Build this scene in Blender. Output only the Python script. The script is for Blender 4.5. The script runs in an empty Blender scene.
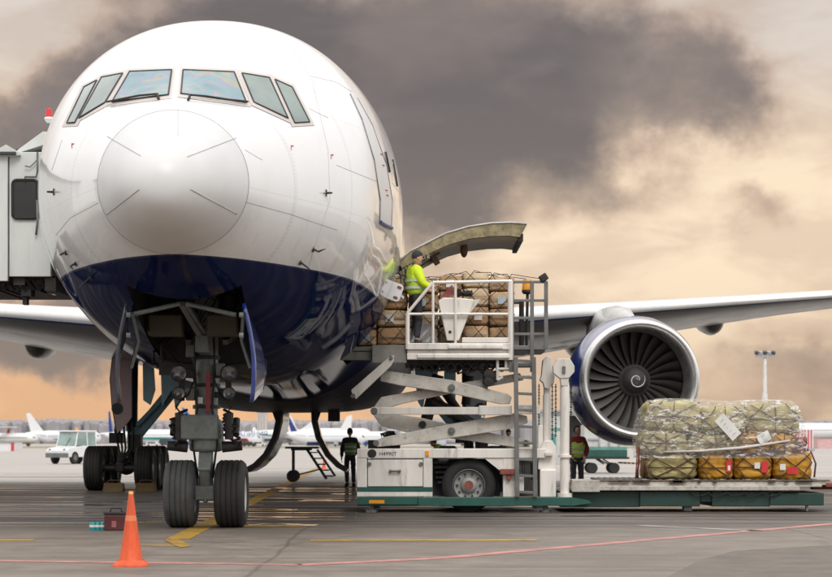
import bpy, bmesh, math, random
from mathutils import Vector, Matrix, noise
from mathutils.bvhtree import BVHTree

R = math.radians
rnd = random.Random(7)
scene = bpy.context.scene
col = scene.collection

# ---------------------------------------------------------------- camera model
F, HZ, CX, CH = 2000.0, 442.0, 416.0, 1.38      # focal length in pixels, horizon row, centre column, eye height
def W(px, py, Y):                                # a pixel seen at distance Y -> point of the place
    return Vector(((px - CX) * Y / F, Y, CH + (HZ - py) * Y / F))
def G(px, py):                                   # a pixel on the ground -> point of the place
    Y = F * CH / (py - HZ)
    return Vector(((px - CX) * Y / F, Y, 0))

cam = bpy.data.cameras.new('camera')
cam.sensor_width = 36; cam.lens = F / 832 * 36
cam.shift_y = (HZ - 288.5) / 832
cam.clip_start = 0.5; cam.clip_end = 6000
cam.dof.use_dof = True; cam.dof.focus_distance = 36; cam.dof.aperture_fstop = 2.6
camo = bpy.data.objects.new('camera', cam); col.objects.link(camo)
camo.location = (0, 0, CH); camo.rotation_euler = (R(90), 0, 0)
scene.camera = camo

# ---------------------------------------------------------------- node helpers
class NT:
    def __init__(s, nt): s.nt = nt; s.n = nt.nodes; s.l = nt.links
    def put(s, sock, v):
        if v is None: return
        if isinstance(v, bpy.types.NodeSocket): s.l.new(v, sock)
        else: sock.default_value = v
    def m(s, op, a, b=None, c=None, clamp=False):
        n = s.n.new('ShaderNodeMath'); n.operation = op; n.use_clamp = clamp
        for i, v in enumerate((a, b, c)): s.put(n.inputs[i], v)
        return n.outputs[0]
    def noise(s, vec, scale, detail=5, rough=.55, dist=0):
        n = s.n.new('ShaderNodeTexNoise'); n.inputs['Scale'].default_value = scale
        n.inputs['Detail'].default_value = detail; n.inputs['Roughness'].default_value = rough
        n.inputs['Distortion'].default_value = dist
        if vec is not None: s.l.new(vec, n.inputs['Vector'])
        return n
    def ramp(s, fac, stops):
        n = s.n.new('ShaderNodeValToRGB'); e = n.color_ramp.elements
        while len(e) < len(stops): e.new(0.5)
        for k, (p, c) in enumerate(stops):
            e[k].position = p; e[k].color = (*c, 1) if len(c) == 3 else c
        s.put(n.inputs[0], fac); return n.outputs[0]
    def mix(s, f, a, b, blend='MIX'):
        n = s.n.new('ShaderNodeMix'); n.data_type = 'RGBA'; n.blend_type = blend
        s.put(n.inputs[0], f)
        for i, v in ((6, a), (7, b)):
            if isinstance(v, tuple) and len(v) == 3: v = (*v, 1)
            s.put(n.inputs[i], v)
        return n.outputs[2]
    def smooth(s, x, a, b):
        if a > b: return s.m('SUBTRACT', 1, s.smooth(x, b, a))
        n = s.n.new('ShaderNodeMapRange'); n.interpolation_type = 'SMOOTHSTEP'
        s.put(n.inputs[0], x); n.inputs[1].default_value = a; n.inputs[2].default_value = b
        return n.outputs[0]
    def map(s, vec, scale=(1, 1, 1), loc=(0, 0, 0), rot=(0, 0, 0)):
        n = s.n.new('ShaderNodeMapping'); n.inputs['Scale'].default_value = scale
        n.inputs['Location'].default_value = loc; n.inputs['Rotation'].default_value = rot
        s.l.new(vec, n.inputs['Vector']); return n.outputs[0]
    def sep(s, vec):
        n = s.n.new('ShaderNodeSeparateXYZ'); s.l.new(vec, n.inputs[0]); return n.outputs
    def comb(s, x, y, z):
        n = s.n.new('ShaderNodeCombineXYZ')
        for i, v in enumerate((x, y, z)): s.put(n.inputs[i], v)
        return n.outputs[0]

MATS = {}
def newmat(name):
    m = bpy.data.materials.new(name); m.use_nodes = True; MATS[name] = m
    t = NT(m.node_tree); b = t.n['Principled BSDF']
    tc = t.n.new('ShaderNodeTexCoord')
    return m, t, b, tc
def mat(name, colr, rough=.5, metal=0, var=.2, scale=2.5, bump=0, coat=0, bscale=40, dirt=0, dirtc=(.06, .045, .035), streak=False, rvar=.15):
    """painted / worn surface: mottled base, grime in noise patches, uneven gloss"""
    if name in MATS: return MATS[name]
    m, t, b, tc = newmat(name)
    o = tc.outputs['Object']
    v = t.map(o, (1, 1, .18)) if streak else o
    n1 = t.noise(v, scale, 6, .62).outputs[0]
    c0 = tuple(max(0, x * (1 - var)) for x in colr); c1 = tuple(min(1, x * (1 + var * .6)) for x in colr)
    c = t.mix(t.smooth(n1, .3, .7), c0, c1)
    if dirt:
        n2 = t.noise(v, scale * 2.3, 8, .7).outputs[0]
        c = t.mix(t.m('MULTIPLY', t.smooth(n2, .5, .78), dirt), c, dirtc)
    t.l.new(c, b.inputs['Base Color'])
    t.put(b.inputs['Roughness'], t.m('ADD', t.m('MULTIPLY', n1, rvar * 2), max(.03, rough - rvar), clamp=True))
    b.inputs['Metallic'].default_value = metal
    b.inputs['Coat Weight'].default_value = coat; b.inputs['Coat Roughness'].default_value = .06
    if bump:
        bn = t.n.new('ShaderNodeBump'); bn.inputs['Strength'].default_value = bump; bn.inputs['Distance'].default_value = .02
        t.l.new(t.noise(o, bscale, 4).outputs[0], bn.inputs['Height']); t.l.new(bn.outputs[0], b.inputs['Normal'])
    return m

# ---------------------------------------------------------------- mesh builder
ORIG = {}
class MB:
    def __init__(s): s.bm = bmesh.new()
    def faces_of(s, vs, idx):
        out = []
        for f in idx:
            try: out.append(s.bm.faces.new([vs[i] for i in f]))
            except ValueError: pass
        return out
    def hexa(s, p):
        v = [s.bm.verts.new(q) for q in p]
        s.faces_of(v, ((0,3,2,1),(4,5,6,7),(0,1,5,4),(1,2,6,5),(2,3,7,6),(3,0,4,7))); return s
    def box(s, x0, x1, y0, y1, z0, z1):
        x0, x1 = sorted((x0, x1)); y0, y1 = sorted((y0, y1)); z0, z1 = sorted((z0, z1))
        return s.hexa([(x0,y0,z0),(x1,y0,z0),(x1,y1,z0),(x0,y1,z0),(x0,y0,z1),(x1,y0,z1),(x1,y1,z1),(x0,y1,z1)])
    def pbox(s, px0, px1, py0, py1, Y0, Y1):     # box whose front face is seen in these pixels at distance Y0
        a = W(px0, py1, Y0); b = W(px1, py0, Y0)
        return s.box(a.x, b.x, Y0, Y1, a.z, b.z)
    def bar(s, p, q, w, h, up=(0, 0, 1)):
        p, q = Vector(p), Vector(q); d = (q - p).normalized(); u = Vector(up)
        if abs(d.dot(u)) > .98: u = Vector((0, 1, 0))
        a = d.cross(u).normalized(); u = a.cross(d).normalized()
        a = a * w / 2; u = u * h / 2
        return s.hexa([p-a-u, p+a-u, q+a-u, q-a-u, p-a+u, p+a+u, q+a+u, q-a+u])
    def ring(s, c, d, r, n, ref=None):
        d = Vector(d).normalized()
        u = Vector((0, 0, 1)) if abs(d.z) < .9 else Vector((0, 1, 0))
        a = d.cross(u).normalized(); u = a.cross(d)
        return [s.bm.verts.new(Vector(c) + a * (r * math.cos(2*math.pi*k/n)) + u * (r * math.sin(2*math.pi*k/n))) for k in range(n)]
    def skin(s, r0, r1):
        n = len(r0)
        for k in range(n):
            try: s.bm.faces.new((r0[k], r0[(k+1) % n], r1[(k+1) % n], r1[k]))
            except ValueError: pass
    def tube(s, p, q, r, r2=None, n=12, cap=True):
        p, q = Vector(p), Vector(q); d = q - p
        a = s.ring(p, d, r, n); b = s.ring(q, d, r if r2 is None else r2, n)
        s.skin(a, b)
        if cap: s.bm.faces.new(a[::-1]); s.bm.faces.new(b)
        return s
    def path(s, pts, r, n=6, cap=True):
        pts = [Vector(p) for p in pts]; prev = None; first = None
        for i, p in enumerate(pts):
            d = pts[min(i+1, len(pts)-1)] - pts[max(i-1, 0)]
            if d.length < 1e-7: continue
            rr = r[i] if isinstance(r, (list, tuple)) else r
            rg = s.ring(p, d, rr, n)
            if prev: s.skin(prev, rg)
            else: first = rg
            prev = rg
        if cap and prev and first and prev is not first:
            try: s.bm.faces.new(first[::-1]); s.bm.faces.new(prev)
            except ValueError: pass
        return s
    def lathe(s, prof, o=(0, 0, 0), axis='Z', n=32, cap=(False, False)):
        o = Vector(o); rings = []
        ax = {'X': (Vector((0,1,0)), Vector((0,0,1)), Vector((1,0,0))), 'Y': (Vector((0,0,1)), Vector((1,0,0)), Vector((0,1,0))),
              'Z': (Vector((1,0,0)), Vector((0,1,0)), Vector((0,0,1)))}[axis]
        for r, a in prof:
            rings.append([s.bm.verts.new(o + ax[2]*a + ax[0]*(r*math.cos(2*math.pi*k/n)) + ax[1]*(r*math.sin(2*math.pi*k/n))) for k in range(n)])
        for a, b in zip(rings, rings[1:]): s.skin(a, b)
        if cap[0]: s.bm.faces.new(rings[0][::-1])
        if cap[1]: s.bm.faces.new(rings[-1])
        return s
    def prism(s, poly, y0, y1, plane='XZ'):
        def P(a, b, c): return (a, c, b) if plane == 'XZ' else ((c, a, b) if plane == 'YZ' else (a, b, c))
        v0 = [s.bm.verts.new(P(a, b, y0)) for a, b in poly]; v1 = [s.bm.verts.new(P(a, b, y1)) for a, b in poly]
        s.skin(v0, v1); s.bm.faces.new(v0[::-1]); s.bm.faces.new(v1); return s
    def pprism(s, pxs, Y0, Y1):                  # prism whose front outline is seen in these pixels at distance Y0
        return s.prism([(W(a, b, Y0).x, W(a, b, Y0).z) for a, b in pxs], Y0, Y1)
    def ell(s, c, r, nu=16, nv=10, f=None):
        c = Vector(c); rows = []
        for j in range(nv + 1):
            ph = math.pi * j / nv - math.pi / 2; row = []
            for i in range(nu):
                th = 2 * math.pi * i / nu
                d = Vector((math.cos(ph)*math.cos(th), math.cos(ph)*math.sin(th), math.sin(ph)))
                p = Vector((d.x*r[0], d.y*r[1], d.z*r[2]))
                if f: p = f(p, d)
                row.append(s.bm.verts.new(c + p))
            rows.append(row)
        for a, b in zip(rows, rows[1:]): s.skin(a, b)
        bmesh.ops.remove_doubles(s.bm, verts=rows[0] + rows[-1], dist=1e-5); return s
    def grid(s, rows, close=False):
        vr = [[s.bm.verts.new(p) for p in row] for row in rows]
        for a, b in zip(vr, vr[1:]):
            n = len(a)
            for k in range(n if close else n - 1):
                try: s.bm.faces.new((a[k], a[(k+1) % n], b[(k+1) % n], b[k]))
                except ValueError: pass
        return vr
    def sack(s, x0, x1, y0, y1, z0, z1, e=.35, amp=.02, seed=0, n=10, fz=1):
        """soft bulging block: a superellipsoid with creases"""
        c = Vector(((x0+x1)/2, (y0+y1)/2, (z0+z1)/2)); h = Vector(((x1-x0)/2, (y1-y0)/2, (z1-z0)/2))
        bm2 = bmesh.new(); bmesh.ops.create_cube(bm2, size=2)
        bmesh.ops.subdivide_edges(bm2, edges=bm2.edges[:], cuts=n, use_grid_fill=True)
        mp = {}
        for v in bm2.verts:
            p = v.co.copy(); q = 1 / e
            L = (abs(p.x)**q + abs(p.y)**q + abs(p.z)**q) ** (1/q)
            p = p / L * (1 - .0)
            w = Vector((p.x*h.x, p.y*h.y, p.z*h.z)); nn = p.normalized()
            f = noise.fractal((w*5 + Vector((seed*7.3, seed*3.1, 0))), 1, 2, 4)
            g = noise.noise(w*2.2 + Vector((seed*1.7, 0, seed)))
            cr = abs(noise.noise(Vector((w.x*3, w.y*3, w.z*9)) + Vector((seed, 5, 2))))
            w += nn * (amp * (f * .8 + g * 1.3) - amp * 1.2 * max(0, .18 - cr) / .18)
            mp[v.index] = s.bm.verts.new(c + w)
        for f in bm2.faces: s.bm.faces.new([mp[v.index] for v in f.verts])
        bm2.free(); return s
    def build(s, name, material, parent=None, smooth=False, bevel=0, seg=2, flip=True, sub=0):
        bm = s.bm
        if flip: bmesh.ops.recalc_face_normals(bm, faces=bm.faces[:])
        if parent is not None: off = ORIG.get(parent.name, Vector())
        else:
            xs = [v.co.x for v in bm.verts]; ys = [v.co.y for v in bm.verts]; zs = [v.co.z for v in bm.verts]
            off = Vector(((min(xs)+max(xs))/2, (min(ys)+max(ys))/2, min(zs)))
        bmesh.ops.translate(bm, verts=bm.verts[:], vec=-off)
        me = bpy.data.meshes.new(name); bm.to_mesh(me); bm.free()
        o = bpy.data.objects.new(name, me); col.objects.link(o)
        if parent is not None: o.parent = parent; ORIG[o.name] = off
        else: o.location = off; ORIG[o.name] = off
        mats = material if isinstance(material, (list, tuple)) else [material]
        for mm in mats: me.materials.append(mm)
        if smooth:
            me.polygons.foreach_set('use_smooth', [True] * len(me.polygons))
            if smooth is not True: me.set_sharp_from_angle(angle=R(smooth))
        if bevel:
            b = o.modifiers.new('bevel', 'BEVEL'); b.width = bevel; b.segments = seg; b.limit_method = 'ANGLE'; b.angle_limit = R(35)
        if sub:
            b = o.modifiers.new('sub', 'SUBSURF'); b.levels = sub; b.render_levels = sub
        return o

def tag(o, label=None, cat=None, group=None, kind=None):
    if label: o['label'] = label
    if cat: o['category'] = cat
    if group: o['group'] = group
    if kind: o['kind'] = kind
    return o
def thing(name, label, cat, loc=(0, 0, 0), group=None, local=False):
    o = bpy.data.objects.new(name, None); col.objects.link(o); o.empty_display_size = .3
    ORIG[o.name] = Vector((0, 0, 0)) if local else Vector(loc)
    o.location = loc
    return tag(o, label, cat, group)
def copy_tree(o, parent=None):
    c = o.copy(); col.objects.link(c)
    if parent is not None: c.parent = parent
    ORIG[c.name] = ORIG.get(o.name, Vector())
    for ch in list(o.children): copy_tree(ch, c)
    return c
def text_mesh(name, txt, size, material, parent, loc, rot, off=None):
    cu = bpy.data.curves.new(name, 'FONT'); cu.body = txt; cu.size = size; cu.extrude = .002
    t = bpy.data.objects.new(name, cu); col.objects.link(t)
    bpy.context.view_layer.update()
    me = bpy.data.meshes.new_from_object(t.evaluated_get(bpy.context.evaluated_depsgraph_get()))
    bpy.data.objects.remove(t)
    o = bpy.data.objects.new(name, me); col.objects.link(o); me.materials.append(material)
    o.parent = parent
    o.location = Vector(loc) - ORIG.get(parent.name, Vector()); o.rotation_euler = rot
    return o

# ---------------------------------------------------------------- materials
WHITE = mat('white_vehicle_paint', (.83, .79, .74), .42, var=.12, dirt=.5, coat=.2, streak=True)
WHITE2 = mat('grubby_white_steel', (.68, .65, .60), .5, var=.14, dirt=.5, streak=True)
ARM = mat('scissor_arm_paint', (.56, .53, .48), .5, var=.16, dirt=.65, scale=3.5)
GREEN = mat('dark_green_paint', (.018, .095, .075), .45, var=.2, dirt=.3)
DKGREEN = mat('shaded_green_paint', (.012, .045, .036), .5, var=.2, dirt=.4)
BLACK = mat('black_rubber', (.018, .017, .017), .7, var=.25, scale=6, bump=.2)
DARK = mat('dark_grimy_metal', (.035, .032, .03), .55, metal=.3, var=.4, scale=5, bump=.2, dirt=.4)
STEEL = mat('grey_steel', (.17, .17, .165), .45, metal=.5, var=.25, dirt=.3)
LADDER = mat('ladder_grey_paint', (.16, .16, .155), .5, var=.25, dirt=.3)
CHROME = mat('bare_bright_metal', (.62, .62, .61), .22, metal=1, var=.1, dirt=.12)
GEAR = mat('landing_gear_grey', (.20, .225, .22), .45, var=.2, scale=5, dirt=.5)
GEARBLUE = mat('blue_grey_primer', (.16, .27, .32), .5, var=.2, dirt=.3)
ORANGE = mat('orange_cone_plastic', (.72, .10, .025), .55, var=.3, dirt=.75, dirtc=(.22, .05, .025), scale=5, streak=True)
AMBER = mat('amber_lens', (.85, .33, .02), .2, var=.1)
RED = mat('red_lens', (.65, .03, .04), .25, var=.1)
RUST = mat('rusty_red_primer', (.25, .07, .05), .6, var=.3, scale=9)
HIVIS = mat('hi_vis_yellow', (.70, .92, .02), .7, var=.2, bump=.3)
HIVIS2 = mat('hi_vis_vest_lime', (.55, .82, .07), .7, var=.2, bump=.3)
SILVERTAPE = mat('reflective_tape', (.6, .6, .57), .35, var=.1)
NAVYCLOTH = mat('dark_navy_cloth', (.034, .035, .043), .85, var=.3, bump=.3)
REDCLOTH = mat('dark_red_cloth', (.26, .03, .035), .85, var=.3)
SKIN = mat('skin', (.62, .36, .26), .55, var=.1)
HAIR = mat('dark_brown_hair', (.04, .022, .013), .7, var=.3)
BOOT = mat('black_boot_leather', (.02, .018, .016), .6)
KHAKI = mat('khaki_sack_cloth', (.47, .40, .18), .75, var=.25, bump=.35, bscale=25, scale=5)
YELLOW = mat('ochre_sack_cloth', (.62, .31, .03), .7, var=.22, bump=.35, bscale=25, scale=5)
CARTON = [mat('brown_carton_%s' % n, c, .75, var=.16, scale=4, dirt=.15) for n, c in (('tan', (.68, .47, .28)), ('ochre', (.60, .38, .20)), ('pale', (.76, .58, .39)), ('deep', (.50, .30, .15)))]
CORD = mat('brown_cord', (.11, .05, .035), .8)
NETC = mat('dark_net_cord', (.035, .03, .028), .85)
PAPER = mat('white_paper', (.75, .74, .72), .6, var=.06)
REDTAG = mat('red_label', (.62, .03, .04), .5)
GREYCLOTH = mat('grey_plastic_sheet', (.22, .21, .21), .35, var=.3, bump=.5, bscale=8)
BGWHITE = mat('white_airframe_paint', (.74, .75, .77), .35, var=.05)
BGBLUE = mat('airframe_blue', (.02, .12, .42), .4)
BGDEEP = mat('airframe_navy', (.02, .04, .20), .4)
BGRED = mat('airframe_red', (.55, .06, .06), .4)
BGTEAL = mat('airframe_teal', (.02, .30, .27), .4)
BGGREY = mat('airframe_grey', (.36, .37, .40), .45)
BGDARK = mat('shadowed_dark', (.05, .05, .055), .6)
JET = mat('jet_bridge_pale_green', (.64, .665, .65), .45, var=.08, dirt=.15, streak=True)
def glass(name, c, rough=.05, var=.3, iri=False):
    m, t, b, tc = newmat(name)
    n = t.noise(tc.outputs['Object'], .9 if iri else 1.2, 3, .5, dist=.6 if iri else 0).outputs[0]
    if iri:      # stress colours of heated laminated windscreens
        n2 = t.noise(tc.outputs['Object'], 1.5, 1, .4, dist=1.6).outputs[0]
        ccol = t.ramp(n2, [(.25, (.05, .15, .22)), (.40, (.10, .25, .30)), (.47, (.18, .17, .30)), (.51, (.30, .20, .26)), (.55, (.28, .28, .12)), (.60, (.08, .24, .26)), (.8, (.05, .16, .24))])
        t.l.new(t.mix(.42, t.mix(1.0, ccol, (1.25, 1.25, 1.25), 'MULTIPLY'), (.12, .20, .22)), b.inputs['Base Color'])
    else:
        t.l.new(t.mix(t.smooth(n, .35, .65), tuple(x*(1-var) for x in c), c), b.inputs['Base Color'])
    b.inputs['Roughness'].default_value = rough; b.inputs['Coat Weight'].default_value = .25
    return m
SCREEN = glass('cockpit_windscreen_glass', (.15, .28, .30), iri=True)
SIDEGLASS = glass('cockpit_side_glass', (.20, .265, .25))
DARKGLASS = glass('dark_window_glass', (.03, .03, .03))
CABGLASS = glass('tug_cab_glass', (.26, .36, .34))
WINFRAME = mat('window_frame_primer', (.60, .55, .52), .4, var=.06)

# ================================================================ THE AIRLINER
AX, AY = -3.4, 32.4                               # nose gear stands here; nose points at the viewer (-Y)
air = thing('airliner', 'white wide-body airliner with navy belly being loaded, nose towards the viewer', 'airliner', (AX, AY, 0))
TIP = AY - 5.9
TAB = [(0, 4.83, 4.83, 0, 4.83), (.03, 5.02, 4.65, .19, 4.84), (.1, 5.16, 4.53, .33, 4.85), (.4, 5.46, 4.31, .61, 4.89), (1.0, 5.80, 4.12, .89, 4.95), (1.5, 6.03, 4.01, 1.06, 5.0),
       (2.4, 6.45, 3.64, 1.48, 5.06), (3.0, 6.74, 3.43, 1.76, 5.1), (3.6, 7.05, 3.26, 2.02, 5.16), (4.5, 7.52, 3.04, 2.36, 5.25),
       (6, 8.17, 2.77, 2.75, 5.42), (7, 8.44, 2.66, 2.87, 5.52), (8, 8.60, 2.57, 2.97, 5.60), (9, 8.69, 2.5, 3.05, 5.66), (10, 8.73, 2.46, 3.11, 5.69),
       (12, 8.76, 2.43, 3.15, 5.70), (44, 8.76, 2.43, 3.15, 5.70), (50, 8.74, 3.2, 2.9, 5.8), (57, 8.6, 5.0, 1.9, 6.6), (62.5, 8.1, 6.9, .5, 7.5)]
def sect(s):
    q = math.sqrt(max(s, 0)); xs = [math.sqrt(t[0]) for t in TAB]; i = 0
    while i < len(xs) - 2 and q > xs[i+1]: i += 1
    out = []
    for k in range(1, 5):
        y = [t[k] for t in TAB]
        def sl(j):
            if j <= 0 or j >= len(xs) - 1:
                j0 = min(max(j, 0), len(xs)-2) if j <= 0 else len(xs)-2
                return (y[j0+1]-y[j0])/(xs[j0+1]-xs[j0])
            a = (y[j]-y[j-1])/(xs[j]-xs[j-1]); b = (y[j+1]-y[j])/(xs[j+1]-xs[j])
            return 0 if a*b <= 0 else 2*a*b/(a+b)
        h = xs[i+1]-xs[i]; t = min(max((q-xs[i])/h, 0), 1); m0, m1 = sl(i)*h, sl(i+1)*h
        out.append((2*t**3-3*t*t+1)*y[i] + (t**3-2*t*t+t)*m0 + (-2*t**3+3*t*t)*y[i+1] + (t**3-t*t)*m1)
    return out
def fpt(s, th, off=0):
    zt, zb, w, zc = sect(s); c, sn = math.cos(th), math.sin(th)
    e = 1 - .07*min(1, max(0, (s-1.5)/5)); c = math.copysign(abs(c)**e, c); sn = math.copysign(abs(sn)**e, sn)
    h = (zt - zc) if sn > 0 else (zc - zb)
    p = Vector((AX + (w+off)*c, TIP + s, zc + (h+off)*sn)); return p
NS = 128
def loft(ss, off=0, cap0=False):
    m = MB(); rows = [[fpt(s, 2*math.pi*k/NS, off) for k in range(NS)] for s in ss]
    vr = m.grid(rows, close=True)
    if cap0:
        c = m.bm.verts.new(fpt(0, 0))
        for k in range(NS): m.bm.faces.new((vr[0][(k+1) % NS], vr[0][k], c))
    return m
def frange(a, b, st):
    n = max(1, round((b-a)/st)); return [a + (b-a)*i/n for i in range(n+1)]
S_NOSE = [(i/26)**2 * 1.494 for i in range(1, 27)]
S_BODY = frange(1.506, 16, .13) + frange(16.6, 44, 1.2) + frange(45, 62.5, 1.2)

# paint: glossy white over navy, the line between them level all along the body
fm, t, b, tc = newmat('airliner_paint')
X, Y, Z = t.sep(tc.outputs['Object'])
nz = t.noise(tc.outputs['Object'], .7, 5, .6).outputs[0]
streak = t.noise(t.map(tc.outputs['Object'], (6, .5, .6)), 1.0, 6, .65).outputs[0]
white = t.mix(t.smooth(nz, .35, .7), (.81, .815, .83), (.77, .775, .785))
def lines(co, period, off, w):       # thin lap joints every so often along one axis
    f = t.m('ABSOLUTE', t.m('SUBTRACT', t.m('FRACT', t.m('DIVIDE', t.m('ADD', co, off), period)), .5))
    return t.m('SUBTRACT', 1, t.smooth(f, w/period, 2.2*w/period))
rivet = t.m('MULTIPLY', lines(Y, 1.9, .3, .03), lines(Z, .055, 0, .012))
joint = t.m('MAXIMUM', t.m('MULTIPLY', lines(Y, 1.9, .33, .0035), .5), t.m('MULTIPLY', lines(Z, 1.47, .2, .0035), .35))
white = t.mix(t.m('MAXIMUM', joint, t.m('MULTIPLY', rivet, .22)), white, (.42, .42, .43))
grime = t.m('MULTIPLY', t.smooth(t.noise(t.map(tc.outputs['Object'], (5, 5, .45)), 1.2, 6, .7).outputs[0], .5, .75), t.m('SUBTRACT', 1, t.smooth(Z, 4.1, 6.2)))
white = t.mix(t.m('MULTIPLY', grime, .22), white, (.40, .38, .36))
white = t.mix(t.m('MULTIPLY', t.smooth(streak, .55, .8), .10), white, (.55, .53, .5))
navy = t.mix(t.smooth(nz, .3, .7), (.003, .008, .050), (.006, .014, .070))
t.l.new(t.mix(t.smooth(Z, 4.006, 4.014), navy, white), b.inputs['Base Color'])
inner = (.035, .033, .03)
geo = t.n.new('ShaderNodeNewGeometry')
t.l.new(t.mix(geo.outputs['Backfacing'], t.mix(t.smooth(Z, 4.006, 4.014), navy, white), inner), b.inputs['Base Color'])
t.put(b.inputs['Roughness'], t.m('ADD', t.m('MULTIPLY', nz, .12), .16))
t.put(b.inputs['Coat Weight'], t.m('ADD', .38, t.m('MULTIPLY', t.smooth(Z, 3.98, 4.03), .45))); b.inputs['Coat Roughness'].default_value = .05; t.put(b.inputs['Specular IOR Level'], t.m('MULTIPLY', t.smooth(Z, 3.98, 4.03), .46))
bn = t.n.new('ShaderNodeBump'); bn.inputs['Strength'].default_value = .015; bn.inputs['Distance'].default_value = .02
t.l.new(t.noise(t.map(tc.outputs['Object'], (1, .9, 1)), 1.5, 2).outputs[0], bn.inputs['Height'])
t.l.new(bn.outputs[0], b.inputs['Coat Normal'])
rm, t, b, tc = newmat('radome_paint')
nz = t.noise(tc.outputs['Object'], 1.2, 5, .6).outputs[0]
t.l.new(t.mix(t.smooth(nz, .35, .7), (.70, .705, .715), (.655, .66, .67)), b.inputs['Base Color'])
b.inputs['Roughness'].default_value = .42; b.inputs['Coat Weight'].default_value = .25; b.inputs['Coat Roughness'].default_value = .3; b.inputs['Specular IOR Level'].default_value = .3

full = loft(S_NOSE + S_BODY, cap0=True)
full.bm.normal_update(); bvh = BVHTree.FromBMesh(full.bm); full.bm.free()
EYE = Vector((0, 0, CH))
def proj(px, py, off=0.0):
    d = Vector(((px-CX)/F, 1, (HZ-py)/F)).normalized()
    loc, nn, i, dist = bvh.ray_cast(EYE, d)
    if loc is None: return None
    if nn.dot(d) > 0: nn = -nn
    return loc + nn * off
def projline(pts, off=.004, step=3):
    out = []
    for (a, b_), (c, d) in zip(pts, pts[1:]):
        n = max(2, int(math.hypot(c-a, d-b_)/step))
        for i in range(n):
            p = proj(a+(c-a)*i/n, b_+(d-b_)*i/n, off)
            if p: out.append(p)
    p = proj(*pts[-1], off)
    if p: out.append(p)
    return out
def patch(quad, off, n=8):
    """curved sheet lying on the hull over a four-cornered outline (tl, tr, br, bl)"""
    m = MB(); rows = []
    for j in range(n+1):
        row = []
        for i in range(n+1):
            u, v = i/n, j/n
            # clip the corners round
            a, b_ = abs(u-.5)*2, abs(v-.5)*2
            if a > .86 and b_ > .80 and a > .999 and b_ > .999: pass
            x = (quad[0][0]*(1-u)+quad[1][0]*u)*(1-v) + (quad[3][0]*(1-u)+quad[2][0]*u)*v
            y = (quad[0][1]*(1-u)+quad[1][1]*u)*(1-v) + (quad[3][1]*(1-u)+quad[2][1]*u)*v
            row.append(proj(x, y, off))
        rows.append(row)
    if any(p is None for r in rows for p in r): return None
    m.grid(rows); return m
def grow(quad, d):
    cx = sum(p[0] for p in quad)/4; cy = sum(p[1] for p in quad)/4
    out = []
    for i in range(4):
        p = Vector(quad[i]); a = (Vector(quad[i-1])-p).normalized(); b_ = (Vector(quad[(i+1) % 4])-p).normalized()
        bis = (a+b_); s_ = max(.35, abs(a.cross(b_) if hasattr(a, 'cross') else 1)) if False else max(.4, math.sqrt(max(0, (1-a.dot(b_))/2)))
        out.append(tuple(p - bis.normalized()*d/s_))
    return out

# hull, with the nose-gear bay and the forward cargo doorway cut out of it
hull = loft(S_BODY); bm = hull.bm
def cut(co, no, sel):
    fs = [f for f in bm.faces if sel(f.calc_center_median())]
    es = {e for f in fs for e in f.edges}; vs = {v for f in fs for v in f.verts}
    bmesh.ops.bisect_plane(bm, geom=fs + list(es) + list(vs), plane_co=co, plane_no=no, dist=1e-5)
BAY = lambda c: abs(c.x-AX) < 1.3 and c.z < 4.0 and c.y < TIP + 8
for sx in (-1, 1): cut((AX+sx*.84, 0, 0), (1, 0, 0), BAY)
for s_ in (2.85, 6.9): cut((0, TIP+s_, 0), (0, 1, 0), BAY)
DS0, DS1, DZ0, DZ1 = 39.72-TIP, 42.5-TIP, 3.02, 4.86
DOOR = lambda c: c.x > AX+.9 and 2.7 < c.z < 5.3 and 38.5 < c.y < 43.6
for s_ in (DS0, DS1): cut((0, TIP+s_, 0), (0, 1, 0), DOOR)
for z_ in (DZ0, DZ1): cut((0, 0, z_), (0, 0, 1), DOOR)
dead = []
for f in bm.faces:
    c = f.calc_center_median()
    if abs(c.x-AX) < .84 and c.z < 3.9 and TIP+2.85 < c.y < TIP+6.9: dead.append(f)
    elif c.x > AX and DZ0 < c.z < DZ1 and TIP+DS0 < c.y < TIP+DS1: dead.append(f)
bmesh.ops.delete(bm, geom=dead, context='FACES')
fus = hull.build('fuselage', fm, air, smooth=True)
nose = loft(S_NOSE, cap0=True).build('nose_cone', rm, air, smooth=True)
SEAM = mat('dark_panel_seam', (.16, .16, .165), .6); SEAM2 = mat('pale_panel_seam', (.42, .42, .42), .5)
m = MB(); m.path([fpt(1.5, 2*math.pi*k/96, -.004) for k in range(97)], .008, 6, cap=False); m.build('radome_seam', SEAM, nose, smooth=True)
STRIP = mat('lightning_strip', (.50, .50, .49), .4)
for pts in (((107.5, 136.5), (141, 156)), ((187, 157), (236, 138)), ((106.5, 214.5), (139.5, 189)), ((190, 189), (237, 214))):
    m = MB(); m.path(projline(pts, .002), .007, 5); m.build('lightning_strip', STRIP, nose, smooth=True)
def seam(pts, r=.0045, mt=SEAM2, name='panel_seam'):
    L = projline(pts, 0.0)
    if len(L) > 2:
        m = MB(); m.path(L, r, 5); m.build(name, mt, fus, smooth=True)
seam([(246, 202), (290, 214), (337, 230)]); seam([(98, 203), (70, 218), (56, 235)])
seam([(245, 150), (262, 160)]); seam([(310, 76), (336, 82), (352, 92)]); seam([(308, 108), (328, 118)])
seam([(336, 165), (378, 182)]); seam([(392, 183), (402, 196)])
seam([(308, 268), (330, 200), (328, 150), (312, 80), (290, 45)], .004); seam([(62, 140), (52, 170)], .005)
seam([(178, 108), (178, 136)], .004)

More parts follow.
